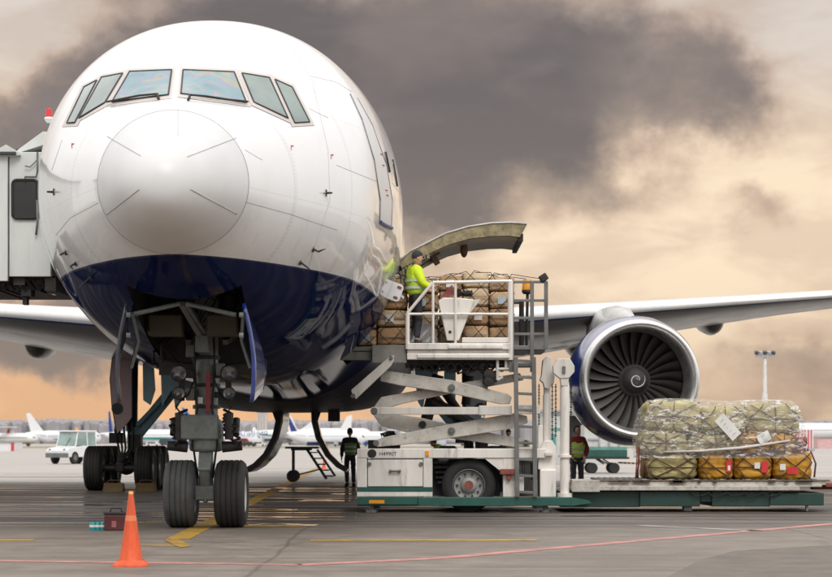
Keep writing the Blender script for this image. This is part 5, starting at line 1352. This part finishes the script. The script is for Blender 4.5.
m = MB(); m.prism(rrect(25.3, 199.3, 24.5, 38, 0, 4, JY+.05), JY+.02, JY+.05); wf = m.build('cab_window', DARKGLASS, jb)
L = rrect(25.3, 199.3, 24.5, 38, 0, 4, JY+.05); m = MB(); m.path([(q[0], JY+.03, q[1]) for q in L+[L[0]]], .03, 6, cap=False); m.build('window_seal', BLACK, wf, smooth=True)
m = MB(); m.path([W(37.5, 152, JY), W(37.5, 172, JY), W(36, 177, JY), W(25, 177, JY), W(25, 182, JY)], .018, 6); m.path([W(37, 160, JY), W(30, 167, JY), W(25, 166, JY)], .012, 5); m.path([W(37, 200, JY), W(37.5, 222, JY), W(36, 235, JY)], .02, 6); m.build('drain_pipe', STEEL, jb, smooth=True)
m = MB()
for k in range(26): a = rnd.uniform(-60, 50); m.pbox(a, a+rnd.uniform(4, 12), 278, 283+rnd.uniform(0, 9), JY+rnd.uniform(.1, 2), JY+rnd.uniform(2, 3))
for k in range(8): a = -10+k*7; m.bar(W(a, 279, JY+.2), W(a+8, 290, JY+.3), .06, .06)
m.pbox(-180, 47, 276.5, 281, JY+.25, JY+5); m.pbox(22.5, 27, 288, 304.5, JY+.4, JY+.6); m.pbox(21, 31, 284, 296, JY+.3, JY+.7); m.pbox(48, 55, 276, 290, JY+.8, JY+1.1); m.build('undercarriage', DARK, jb)
JB('marker_lamp', [(49.5, 54.5, 289.5, 294, JY+.78, JY+1.1)], AMBER, None, .02)
m = MB(); rows = []
for j in range(14):
    y = JY+.6+j*.32; r_ = .10*(j % 2); rows.append([(W(47, 0, JY).x+.1-r_*.3, y, 4.2), (W(47, 0, JY).x+.45+j*.01-r_, y, 4.25), (W(47, 0, JY).x+.5+j*.01-r_, y, 6.4), (W(47, 0, JY).x+.1, y, 6.9+r_)])
m.grid(rows); m.build('bellows', mat('bellows_grey', (.25, .26, .26), .7, var=.2), jb)
m = MB(); m.tube(W(49, 125, JY+1.5), W(49, 150, JY+1.5), .022, n=8); pst = m.build('beacon_pole', STEEL, jb)
MB().lathe([(.001, .19), (.055, .175), (.066, .02), (.001, .02)], W(49, 118.5, JY+1.5), n=16).build('red_beacon', RED, jb, smooth=40)
MB().lathe([(.078, .02), (.09, -.01), (.045, -.08), (.001, -.08)], W(49, 118.5, JY+1.5), n=16).build('beacon_base', BGWHITE, jb, smooth=40)
m = MB()
for px in (-150, -90): a = W(px, 290, JY+2); m.tube((a.x, JY+2, 0), (a.x, JY+2, 4.4), .3)
m.build('support_column', STEEL, jb)

# ================================================================ SMALL THINGS ON THE STAND
def cone(loc, h, label, name='traffic_cone'):
    s = h/.80
    m = MB(); m.lathe([(.001, .80), (.022, .80), (.026, .785), (.05, .60), (.075, .42), (.105, .22), (.128, .085), (.14, .06)], loc, n=32)
    for v in m.bm.verts: v.co = Vector(loc) + (v.co - Vector(loc))*s
    r = thing(name, label, 'traffic cone', loc)
    m.build('cone_body', ORANGE, r, smooth=40)
    m = MB(); b0 = .19*s
    n8 = [(math.copysign(abs(math.cos(a))**.35, math.cos(a))*b0, math.copysign(abs(math.sin(a))**.35, math.sin(a))*b0) for a in [2*math.pi*k/32 for k in range(32)]]
    L_ = Vector(loc)
    rows = [[(L_.x+x*q, L_.y+y*q, z*s) for x, y in n8] for q, z in ((1, 0), (1, .012), (.97, .026), (.80, .05), (.74, .068))]
    m.grid(rows, close=True); m.build('base', ORANGE, r, smooth=40)
    return r
c1 = cone(G(131, 566), .81, 'large worn orange traffic cone standing in the foreground')
G0 = G(131, 566)
m = MB(); m.lathe([(.0495, .612), (.0655, .505)], G0, n=32); m.build('faded_band', mat('faded_orange_band', (.80, .22, .09), .45, var=.15), c1, smooth=True)
m = MB(); m.lathe([(.001, .832), (.021, .832), (.0275, .800)], G0, n=24); m.build('cone_tip', mat('cone_tip_pale', (.82, .36, .08), .5), c1, smooth=True)
p = G(324, 469); cone(p, .62, 'small distant orange cone beyond the steps stand under the belly')
TY = G(110, 530.5).y
p0, p1 = W(104, 530, TY), W(126, 514, TY)
tb = MB().box(p0.x, p1.x, TY, TY+.25, 0, .24).build('tool_box', mat('dark_red_toolbox', (.10, .02, .022), .4, var=.3, dirt=.3), None, bevel=.015)
MB().box(p0.x-.01, p1.x+.01, TY-.01, TY+.26, .242, .29).build('lid', mat('toolbox_lid_black', (.03, .022, .022), .4), tb, bevel=.01)
cxm = (p0.x+p1.x)/2
MB().path([(cxm-.09, TY+.12, .29), (cxm-.08, TY+.12, .34), (cxm+.08, TY+.12, .34), (cxm+.09, TY+.12, .29)], .012, 6).build('handle', BLACK, tb, smooth=True)
MB().box(cxm-.05, cxm+.02, TY-.012, TY-.006, .05, .15).build('label', mat('toolbox_label', (.35, .12, .12), .5), tb)
tag(tb, 'dark red tool box with a black lid on the asphalt behind the cone', 'tool box')
for k, px in enumerate((92.5, 97, 101.5)):
    a = W(px, 530, TY+.05); m = MB(); m.lathe([(.001, 0), (.055, 0), (.057, .01), (.057, .11), (.05, .125), (.03, .13), (.001, .13)], (a.x, TY+.1+.02*k, 0), n=20); c_ = m.build('drink_can', mat('teal_can', (.03, .30, .33), .35, metal=.3), None, smooth=40)
    m = MB(); m.lathe([(.0578, .05), (.0578, .085)], (a.x, TY+.1+.02*k, 0), n=20); m.build('label_band', PAPER, c_, smooth=True)
    tag(c_, ('teal can farthest from the tool box', 'middle one of the three teal cans', 'teal can right against the tool box')[k], 'can', 'teal cans beside the tool box')
# yellow chocks at the left main gear
for k, (px, yy) in enumerate(((114, 55.9), (146, 55.9))):
    a = W(px, 480, yy); m = MB(); m.prism([(yy-.25, 0), (yy+.22, 0), (yy+.1, .22), (yy-.02, .24)], a.x-.28, a.x+.28, 'YZ'); ck = m.build('wheel_chock', mat('chock_ochre', (.10, .062, .016), .6, var=.3, dirt=.5), None, bevel=.02)
    MB().path([(a.x-.2, yy, .22), (a.x-.15, yy, .31), (a.x+.15, yy, .31), (a.x+.2, yy, .22)], .015, 6).build('rope_handle', CORD, ck)
    tag(ck, ('yellow wheel chock before the outer tyres of the left main gear', 'yellow wheel chock before the inner tyres of the left main gear')[k], 'chock', 'chocks at the main gear')
# low maintenance steps on wheels under the belly
SYY = 69
st = thing('maintenance_steps', 'small dark wheeled maintenance steps standing under the belly between the open doors', 'steps', (W(305, 479, SYY).x, SYY, 0))
m = MB(); TZ = 1.12
xa, xb, xc, xd = [W(q, 450, SYY).x for q in (291, 311, 324, 329)]
for dy in (0, .7):
    m.bar((xa+.06, SYY+dy, .2), (xa+.06, SYY+dy, TZ), .06, .06); m.bar((xa, SYY+dy, TZ), (xb, SYY+dy, TZ), .07, .06); m.bar((xb-.15, SYY+dy, TZ), (xd-.1, SYY+dy, .1), .07, .06); m.bar((xb+.2, SYY+dy, TZ), (xd+.2, SYY+dy, .2), .06, .05); m.bar((xa+.1, SYY+dy, .22), (xb+.35, SYY+dy, .45), .05, .05)
m.bar((xa+.06, SYY-.02, .2), (xa+.06, SYY+.72, .2), .05, .05)
m.build('frame', DARK, st)
for k in range(5):
    v_ = (k+.5)/5; x_ = xb-.15+(xd-.1-xb+.15)*v_; m = MB(); m.box(x_-.02, x_+.30, SYY-.02, SYY+.72, TZ-(TZ-.1)*v_-.02, TZ-(TZ-.1)*v_+.02); m.build('step', DARK, st)
m = MB(); m.box(xa-.2, xb+.25, SYY-.05, SYY+.8, TZ+.03, TZ+.10); m.build('top_platform', DARK, st)
for dy in (-.08, .72): MB().lathe([(.05, -.05), (.19, -.06), (.21, -.03), (.21, .03), (.19, .06), (.05, .05)], (xa+.06, SYY+dy, .21), axis='Y', n=20, cap=(True, True)).build('wheel', BLACK, st, smooth=40)

# ================================================================ TUG at the left
TX = G(72, 464)
tg = thing('airport_tug', 'white airport tug with glass cab and orange beacon parked at the left', 'tug', (0, 0, 0), local=True)
# local frame: nose to -y, wheels on z=0
m = MB(); m.prism([(-2.0, .45), (2.3, .45), (2.3, 1.15), (.6, 1.15), (-.1, 1.20), (-1.8, 1.05), (-2.05, .9)], -.95, .95, 'YZ'); m.build('body', BGWHITE, tg, bevel=.04)
m = MB(); m.box(-.97, .97, -2.12, -1.9, .42, .72); m.box(-.98, .98, 1.2, 2.38, .45, .72); m.build('bumper', mat('tug_grey_trim', (.14, .15, .15), .5), tg, bevel=.03)
m = MB(); m.box(-.96, .96, .9, 2.3, .75, .95); m.build('side_stripe', GREEN, tg)
m = MB()
for sx in (-.86, .86):
    m.bar((sx, -1.0, 1.12), (sx*.93, -.65, 2.1), .09, .09); m.bar((sx, .35, 1.15), (sx*.95, .32, 2.1), .09, .09); m.bar((sx, 1.35, 1.15), (sx*.95, 1.3, 2.1), .09, .09); m.bar((sx*.93, -.68, 2.1), (sx*.95, 1.33, 2.1), .09, .09)
m.box(-.9, .9, -.85, 1.42, 2.1, 2.2); m.bar((-.86, -.98, 1.14), (.86, -.98, 1.14), .08, .08); cbf = m.build('cab_frame', BGWHITE, tg, bevel=.03)
m = MB(); m.grid([[(-.80, -1.0, 1.2), (.80, -1.0, 1.2)], [(-.76, -.70, 2.07), (.76, -.70, 2.07)]]); m.build('windscreen', CABGLASS, cbf)
m = MB()
for sx in (-.88, .88):
    m = MB(); m.grid([[(sx, -.9, 1.2), (sx, .28, 1.2)], [(sx*.95, -.6, 2.06), (sx*.95, .28, 2.06)]]); m.build('side_window', CABGLASS, cbf)
    m = MB(); m.grid([[(sx, .42, 1.2), (sx, 1.28, 1.2)], [(sx*.95, .4, 2.06), (sx*.95, 1.25, 2.06)]]); m.build('side_window', CABGLASS, cbf)
MB().path([(0, -1.03, 1.2), (.3, -.86, 1.7)], .015, 5).build('wiper', BLACK, cbf)
m = MB()
for sx in (-.65, .65): MB().lathe([(.001, -.02), (.09, -.01), (.10, .03)], (sx, -2.02, .92), axis='Y', n=14).build('headlight', LAMP, tg, smooth=40)
m.bm.free()
for sx, yy in ((-.8, -1.15), (.8, -1.15), (-.8, 1.5), (.8, 1.5)):
    w = MB().lathe([(.1, -.13), (.36, -.14), (.42, -.09), (.42, .09), (.36, .14), (.1, .13)], (sx*1.06, yy, .42), axis='X', n=24, cap=(True, True)).build('wheel', BLACK, tg, smooth=40)
    MB().lathe([(.001, -.145), (.2, -.142), (.22, -.12)] if sx < 0 else [(.001, .145), (.2, .142), (.22, .12)], (sx*1.06, yy, .42), axis='X', n=16).build('rim', STEEL, w, smooth=40)
MB().lathe([(.001, .2), (.08, .19), (.1, 0)], (.1, .1, 2.2), n=14).build('beacon', AMBER, tg, smooth=40)
m = MB(); m.box(-.5, .5, .45, .6, 1.1, 1.9); m.build('seat', BGDARK, tg, bevel=.04)
tg.location = (TX.x, TX.y+1.0, 0); tg.rotation_euler = (0, 0, R(-32)); tg.scale = (.92, .82, .96)
pd_ = person('person driving the white tug, seated behind its glass in a hi-vis jacket', (TX.x+.2, TX.y+1.05, .33), R(180-32), HIVIS, None, NAVYCLOTH, pose={'pelvis': (0, 0, .80), 'waist': (0, -.02, .95), 'chest': (0, 0, 1.17), 'neck': (0, 0, 1.34), 'headbase': (0, .02, 1.42), 'shL': (-.18, 0, 1.27), 'shR': (.18, 0, 1.27), 'elL': (-.22, .12, 1.04), 'elR': (.22, .12, 1.04), 'wrL': (-.16, .36, 1.1), 'wrR': (.16, .36, 1.1), 'hipL': (-.1, .05, .78), 'hipR': (.1, .05, .78), 'knL': (-.11, .45, .80), 'knR': (.11, .45, .80), 'anL': (-.11, .46, .42), 'anR': (.11, .46, .42), 'toeL': (-.12, .62, .37), 'toeR': (.12, .62, .37)}, stripes=False)

# ================================================================ BAGGAGE TRAILER and hangar behind the engine
BY = 88.0
bt_ = thing('baggage_trailer', 'green and white covered baggage trailer standing beyond the engine', 'trailer', (W(600, 470, BY).x, BY+1, 0))
def BX(name, boxes, mt, par=None, bevel=.02):
    m = MB()
    for bx in boxes: m.pbox(*bx)
    return m.build(name, mt, par if par is not None else bt_, bevel=bevel)
BX('load_box', [(584, 627, 425, 447, BY, BY+1.8)], mat('trailer_white', (.58, .60, .58), .5, var=.1, dirt=.2)); BX('stripe', [(583.5, 627.3, 447, 449.2, BY-.03, BY+1.8)], mat('trailer_teal', (.10, .30, .28), .5))
BX('side_board', [(583.5, 627.3, 449.6, 457, BY-.02, BY+1.8)], GREEN); BX('bed', [(582, 629.5, 457, 459, BY-.05, BY+1.9)], DARK)
m = MB()
for k in range(3): m.pbox(598.5+k*10, 600+k*10, 426, 446, BY-.06, BY-.01)
m.pbox(588, 600, 438.5, 440, BY-.08, BY-.02); m.build('door_post', BGGREY, bt_)
for px in (592.5, 614.5):
    for dy in (.1, 1.5):
        a = W(px, 0, BY); MB().lathe([(.05, -.1), (.20, -.11), (.235, -.07), (.235, .07), (.20, .11), (.05, .1)], (a.x, BY+dy, .235), axis='Y', n=20, cap=(True, True)).build('wheel', BLACK, bt_, smooth=40)
m = MB()
for a, b_ in ((598, 608), (596, 604), (603, 611)): m.bar(W(a, 459, BY+.4), W(b_, 464, BY+.4), .06, .06)
m.build('axle_frame', DARK, bt_)
m = MB(); m.bar(W(618, 462.5, BY+.5), W(640, 463.5, BY+.5), .07, .07); tb_ = m.build('tow_bar', mat('yellow_tow_bar', (.45, .28, .03), .5), bt_)
m = MB()
for k in range(5): m.bar(W(620+k*4, 462.6+k*.19, BY+.5), W(622+k*4, 462.7+k*.19, BY+.5), .078, .078)
m.build('tow_bar_band', BLACK, tb_)
HY = 125.0
hg = thing('hangar', 'low pale service building with a dark open doorway behind the loader', 'building', (W(560, 450, HY).x, HY+5, 0))
m = MB(); m.pbox(545, 567, 415, 464, HY, HY+8); m.pbox(586, 600, 415, 464, HY, HY+8); m.pbox(545, 600, 411.5, 415.5, HY, HY+8); m.build('wall', mat('pale_building_wall', (.52, .54, .52), .6, var=.1, dirt=.2), hg)
m = MB(); m.pbox(567, 586, 415, 464, HY+1, HY+8); m.build('doorway', BGDARK, hg)
m = MB(); m.pbox(543, 602, 409.5, 411.6, HY-.3, HY+8.3); m.build('roof', BGGREY, hg)
m = MB(); m.pbox(548, 566, 428, 430, HY-.06, HY-.01); m.pbox(550, 556, 434, 450, HY-.06, HY-.01); m.build('wall_trim', mat('wall_trim_teal', (.10, .28, .26), .5), hg)

# ================================================================ FAR AIRCRAFT
def far_plane(label, Y, x0, x1, yc, rad, nose, fin, finmat, stripes=(), ttail=False, text=None, gear=True, winglet=False, yaw=0, finband=None, navybelly=False, tailmat=None):
    """an airliner parked side-on; x0..x1 are its ends and yc its body line as pixels, nose is +1 when it points right"""
    a, b_ = W(x0, yc, Y), W(x1, yc, Y); L_ = b_.x - a.x; zc = a.z; cx = (a.x+b_.x)/2
    r = thing('parked_airliner', label, 'airliner', (cx, Y, 0), 'airliners parked far off')
    X = lambda s: cx - nose*L_/2 + nose*s*L_         # s: 0 tail .. 1 nose
    def prof(s):
        if s < .30: k = (s/.30)**.75; return rad*(.10+.90*k), zc + rad*.62*(1-k)
        if s > .88: k = (1-s)/.12; return rad*max(.03, math.sqrt(max(0, 1-(1-k)**2))), zc - rad*.15*(1-k)
        return rad, zc
    ss = [0, .03, .08, .14, .2, .26, .3, .4, .6, .8, .88, .91, .94, .965, .985, .995, 1]
    m = MB(); m.grid([[(X(s), Y+prof(s)[0]*math.cos(q), prof(s)[1]+prof(s)[0]*math.sin(q)) for q in [2*math.pi*i/24 for i in range(24)]] for s in ss], close=True); fb = m.build('fuselage', BGWHITE, r, smooth=True)
    def band(name, s0, s1, f0, f1, mt):
        m = MB(); q0, q1 = -math.pi+math.asin(f0) if False else math.asin(f0), math.asin(f1); rows = []
        n = 12
        for k in range(n+1):
            s = s0+(s1-s0)*k/n; pr, pz = prof(s); row = []
            for j in range(4):
                q = q0+(q1-q0)*j/3; row.append((X(s), Y-(pr*1.012)*math.cos(q), pz+pr*1.012*math.sin(q)))
            rows.append(row)
        m.grid(rows); return m.build(name, mt, fb, smooth=True)
    band('window_row', .16, .9, .22, .30, BGGREY)
    if not winglet:
        q = .955; band('cockpit_window', .955, .985, .35, .6, BGDARK)
    for nm, s0, s1, f0, f1, mt in stripes: band(nm, s0, s1, f0, f1, mt)
    # fin
    fx = [W(p, 0, Y).x for p, _ in fin]; fz = [W(0, q, Y).z for _, q in fin]
    m = MB(); m.prism(list(zip(fx, fz)), Y-.25, Y+.25); fo = m.build('tail_fin', finmat, r, bevel=.08)
    if finband:
        for k, (pts, mt) in enumerate(finband):
            m = MB(); m.prism([(W(p, q, Y).x, W(p, q, Y).z) for p, q in pts], Y-.30, Y-.26); m.build('fin_stripe', mt, fo)
    tz = max(fz) if ttail else zc + rad*.55; tx = (sum(fx[-2:])/2 if not ttail else sum(sorted(fx)[:2])/2 if nose > 0 else sum(sorted(fx)[-2:])/2)
    if not ttail: tx = X(.05)
    else: tx = [x_ for x_, z_ in zip(fx, fz) if z_ > max(fz)-.6][0]
    for s2 in (-1, 1):
        m = MB(); m.prism([(tx+nose*1.6, Y+s2*.1), (tx-nose*2.2, Y+s2*6.5), (tx-nose*4, Y+s2*6.5), (tx-nose*2, Y+s2*.1)], tz-.15, tz+.12, 'XY'); m.build('tailplane', BGWHITE, r)
        wx_ = X(.56); m = MB(); 
        p = [(wx_+nose*L_*.06, Y+s2*rad*.5), (wx_-nose*L_*.10, Y+s2*L_*.42), (wx_-nose*L_*.13, Y+s2*L_*.42), (wx_-nose*L_*.10, Y+s2*rad*.5)]
        v0 = [m.bm.verts.new((q[0], q[1], zc-rad*.7+(abs(q[1]-Y)*.09))) for q in p]; v1 = [m.bm.verts.new((q[0], q[1], zc-rad*.7+.5*(1 if abs(q[1]-Y) < 6 else .3)+(abs(q[1]-Y)*.09))) for q in p]
        m.skin(v0, v1); m.bm.faces.new(v0[::-1]); m.bm.faces.new(v1); m.build('wing', BGGREY, r)
        if not ttail:
            ex = X(.60); ey = Y+s2*L_*.16; m = MB(); m.lathe([(rad*.3, -3.2), (rad*.5, -1.5), (rad*.55, 1.2), (rad*.48, 2.2), (.05, 2.0)], (ex, ey, zc-rad*1.05), axis='X', n=18); m.build('engine', BGGREY, r, smooth=True)
        else:
            m = MB(); m.lathe([(rad*.25, -3), (rad*.38, -1), (rad*.38, 2), (.05, 2.3)], (X(.14), Y+s2*rad*1.3, zc+rad*.45), axis='X', n=16); m.build('engine', BGGREY, r, smooth=True)
    if gear:
        for s in (.5, .9):
            m = MB(); m.tube((X(s), Y, 0.5), (X(s), Y, zc-rad*.5), .3); m.lathe([(.05, -.9), (.55, -.9), (.6, -.5), (.6, .5), (.55, .9), (.05, .9)], (X(s), Y, .6), axis='Y', n=14, cap=(True, True)); m.build('landing_gear', BGDARK, r)
    if text:
        text_mesh('fuselage_title', text[0], text[1], BGDEEP, r, W(text[2], text[3], Y-rad*1.06), (R(90), 0, 0))
    return r
far_plane('small T-tailed white jet at the far left edge of the apron', 640, -60, 38, 438.5, 1.75, 1, [(4, 436), (15, 436), (12.5, 427), (7.5, 427)], BGWHITE, (('cheat_line', .16, .9, .0, .16, BGGREY),), ttail=True, finband=[([(6, 434), (9.5, 434), (10.5, 429), (8, 429)], BGRED)])
far_plane('large white four-engined airliner with a tall plain white fin, behind the tug', 900, 26, 101, 437, 2.9, 1, [(32, 436), (45, 433), (38, 424), (30, 413), (26, 413.5)], BGWHITE, (('cheat_line', .2, .9, -.02, .14, mat('pale_blue_line', (.45, .52, .66), .4)),))
far_plane('white airliner with a teal stripe standing behind the left main gear', 820, 128, 214, 436.5, 2.9, -1, [(196, 433), (206, 435), (210, 418), (205, 418)], BGTEAL, (('teal_stripe', .25, .82, -.42, -.12, BGTEAL),))
far_plane('white airliner with a plain bright blue fin behind the nose gear', 760, 180, 262, 438.5, 2.75, 1, [(190, 434), (203, 434.5), (186, 409), (181.5, 407)], BGBLUE, (('belly_stripe', .3, .88, -.75, -.55, BGGREY),), text=('АВИАЛИНИЯ', 2.6, 224, 436.0))
far_plane('white teal-striped airliner with small fin, just left of the left belly door', 900, 250, 330, 436, 2.9, 1, [(252, 433), (258, 433), (255, 427), (253, 427)], BGWHITE, (('teal_stripe', .05, .7, -.15, .12, BGTEAL),))
far_plane('white airliner with red and navy stripes on its fin between the two belly doors', 700, 282, 366, 438, 2.7, 1, [(288, 434), (299.5, 434), (291, 416), (284, 409), (281.5, 410)], BGWHITE, (('navy_belly', .3, .93, -.9, -.5, BGDEEP),), finband=[([(285.5, 433.5), (289, 433.5), (284.5, 412), (283, 412)], BGRED), ([(291.5, 433.5), (298.5, 433.5), (290, 418), (286, 413)], BGDEEP)])
far_plane('white airliner with a pale swept fin just left of the hooded worker', 860, 335, 398, 438, 2.8, 1, [(338, 433), (351, 434), (352, 415), (347, 416.5)], BGWHITE, (('navy_belly', .3, .9, -.9, -.5, BGDEEP),))
far_plane('white airliner with a low fin behind its neighbours, seen between the belly doors', 930, 298, 372, 434, 2.7, 1, [(300, 430), (320, 431), (319, 418.5), (315, 419)], BGWHITE)
far_plane('white airliner with blue fin tip visible left of the pinkish strut door', 960, 100, 168, 437, 2.6, 1, [(109, 434), (113, 434), (110, 411), (108.5, 412)], BGDEEP)
far_plane('white and green airliner seen through the scissor arms', 700, 395, 470, 435, 3.2, 1, [(399, 431), (408, 432), (399, 415), (396, 415)], BGWHITE, (('teal_stripe', .2, .85, -.1, .2, BGTEAL),))
far_plane('pale grey airliner nose at the right edge beyond the sacks', 480, 783, 920, 432.5, 2.3, -1, [(890, 426), (905, 427), (912, 400), (905, 400)], BGGREY)

# low sheds, barriers and vehicles at the far edge of the apron
def shed(px0, px1, py0, py1, Y, c, label, door=None):
    r = thing('service_shed', label, 'shed', (W((px0+px1)/2, py1, Y).x, Y+2, 0))
    m = MB(); m.pbox(px0, px1, py0, py1, Y, Y+6); m.build('wall', c, r)
    m = MB(); m.pbox(px0-.4, px1+.4, py0-.5, py0, Y-.3, Y+6.3); m.build('roof', BGGREY, r)
    if door: m = MB(); m.pbox(door[0], door[1], py0+1, py1, Y-.1, Y-.02); m.build('door', door[2], r)
    return r
def gy(Y): return HZ + F*CH/Y
shed(-30, 14.5, 442, gy(300), 300, BGWHITE, 'small white shed with a dark red door at the far left', (11, 14, BGRED))
shed(818, 900, 437.5, gy(420), 420, mat('red_white_shed', (.66, .42, .42), .5), 'red and white striped shed at the far right edge')
for k in range(3):
    m = MB(); a = W(796+k*6.2, 0, 300); z1 = W(0, 429.5, 300).z; m.box(a.x-.12, a.x+.72, 300, 300.1, .4, z1); bar_ = m.build('striped_barrier', BGWHITE, None)
    for j in range(2): m = MB(); m.box(a.x-.10+.42*j, a.x+.12+.42*j, 299.96, 299.99, .45, z1-.04); m.build('red_stripe', BGRED, bar_)
    m = MB(); m.box(a.x-.3, a.x+.9, 299.8, 300.3, 0, .4); m.build('foot', BGGREY, bar_)
    tag(bar_, ('leftmost red and white striped marker board right of the sacks', 'middle red and white striped marker board right of the sacks', 'rightmost red and white striped marker board right of the sacks')[k], 'barrier', 'striped boards at the right')
m = MB(); Yt = 1000; a0, a1 = W(257, 440, Yt), W(266.5, 412, Yt); m.box(a0.x, a1.x, Yt, Yt+5, 0, a1.z); tw = m.build('tower_block', mat('hazy_beige_wall', (.55, .50, .46), .7), None)
m = MB(); m.box(a0.x-.5, a1.x+.5, Yt-.5, Yt+5.5, a1.z, a1.z+1.2); m.build('roof', BGRED, tw)
for k in range(3): m = MB(); m.box(a0.x+.6+k*1.3, a0.x+1.2+k*1.3, Yt-.05, Yt-.01, 2, a1.z-1); m.build('window_column', BGGREY, tw)
tag(tw, 'narrow pale tower beyond the parked airliners near the nose gear', 'tower')
# light mast at the right
MY_ = 260; a = W(765, 442, MY_); zt = W(0, 357, MY_).z
mast_ = MB().tube((a.x, MY_, 0), (a.x, MY_, zt*.62), .40, .34, 14).tube((a.x, MY_, zt*.62), (a.x, MY_, zt), .26, .20, 14).build('light_mast', mat('mast_white', (.70, .69, .68), .4), None, smooth=40)
m = MB(); m.box(a.x-1.2, a.x+1.2, MY_-.4, MY_+.4, zt, zt+.35); m.build('head_frame', BGGREY, mast_)
for k in range(5):
    m = MB(); x_ = a.x-1.15+k*.55; m.hexa([(x_-.2, MY_-.5, zt+.3), (x_+.2, MY_-.5, zt+.3), (x_+.2, MY_+.1, zt+.35), (x_-.2, MY_+.1, zt+.35), (x_-.22, MY_-.6, zt+.62), (x_+.22, MY_-.6, zt+.62), (x_+.22, MY_+.1, zt+.82), (x_-.22, MY_+.1, zt+.82)]); m.build('floodlight', BGGREY if k % 2 else BGDARK, mast_)
tag(mast_, 'tall white floodlight mast behind the sacks on the right', 'light mast')
# vehicles far across the apron
CARC = [(BGWHITE, 'white'), (BGDARK, 'dark'), (BGRED, 'red'), (BGGREY, 'grey'), (BGBLUE, 'blue')]
spots = [(168, 445.6, 1), (174, 446, 3), (213, 446.3, 2), (219, 446.2, 2), (226, 446.5, 1), (236, 446.3, 0), (243, 446.2, 2), (249, 446.4, 1), (259, 446.2, 0), (272, 446.1, 3), (331, 446.4, 3), (370, 446.2, 4), (181, 446.1, 4), (153, 446.2, 0)]
for k, (px, py, ci) in enumerate(spots):
    g_ = G(px, py+.2); big = k % 3 == 0; h_ = 2.6 if big else 1.5; l_ = 6.5 if big else 4.4
    r = thing('parked_van' if big else 'parked_car', '%s %s small in the distance before the airliners, %s' % (CARC[ci][1], 'van' if big else 'car', 'seen just left of the nose wheels' if px < 200 else 'seen between nose wheels and belly door' if px < 280 else 'seen right of the left belly door'), 'van' if big else 'car', (g_.x, g_.y, 0), 'vehicles far across the apron')
    m = MB(); m.prism([(g_.x-l_/2, .35), (g_.x+l_/2, .35), (g_.x+l_/2, .95), (g_.x+l_*.3, h_*.62), (g_.x+l_*.2, h_), (g_.x-l_*.42, h_), (g_.x-l_/2, h_*.6)], g_.y-.9, g_.y+.9); m.build('body', CARC[ci][0], r, bevel=.08)
    m = MB(); m.prism([(g_.x-l_*.38, h_*.62), (g_.x+l_*.24, h_*.62), (g_.x+l_*.17, h_*.93), (g_.x-l_*.36, h_*.93)], g_.y-.93, g_.y-.91); m.build('window', BGDARK, r)
    for s2 in (-.3, .3): MB().lathe([(.05, -.1), (.34, -.1), (.34, .1), (.05, .1)], (g_.x+s2*l_, g_.y-.85, .34), axis='Y', n=12, cap=(True, True)).build('wheel', BLACK, r)
# hazy far wood beyond the field
m, t, b, tc = newmat('hazy_wood'); P = tc.outputs['Object']
n = t.noise(P, .09, 6, .7).outputs[0]; n2 = t.noise(P, .5, 5, .7).outputs[0]
t.l.new(t.mix(t.smooth(n, .35, .65), (.30, .29, .31), t.mix(n2, (.33, .315, .33), (.37, .355, .37))), b.inputs['Base Color']); b.inputs['Roughness'].default_value = 1; b.inputs['Specular IOR Level'].default_value = 0
hw = m; mb = MB(); r2 = random.Random(3)
for k in range(2600):
    x_ = r2.uniform(-420, 420); y_ = r2.uniform(1500, 1560); zt = 18.5 + 2.5*noise.noise(Vector((x_*.02, 0, 3))) + r2.uniform(-3, .6); w_ = r2.uniform(2.6, 5.0)
    n_ = 5; bot = [mb.bm.verts.new((x_+w_*math.cos(2*math.pi*i/n_+k), y_+w_*math.sin(2*math.pi*i/n_+k), 0)) for i in range(n_)]
    mid = [mb.bm.verts.new((x_+w_*.95*math.cos(2*math.pi*i/n_+k)*r2.uniform(.7, 1.1), y_+w_*.9*math.sin(2*math.pi*i/n_+k), zt*r2.uniform(.78, .93))) for i in range(n_)]
    mb.skin(bot, mid); tp_ = mb.bm.verts.new((x_+r2.uniform(-.5, .5), y_, zt))
    for i in range(n_): mb.bm.faces.new((mid[i], mid[(i+1) % n_], tp_))
o = mb.build('far_wood', hw, None, flip=False); tag(o, 'hazy grey line of far-off woodland along the horizon', 'wood', kind='stuff')
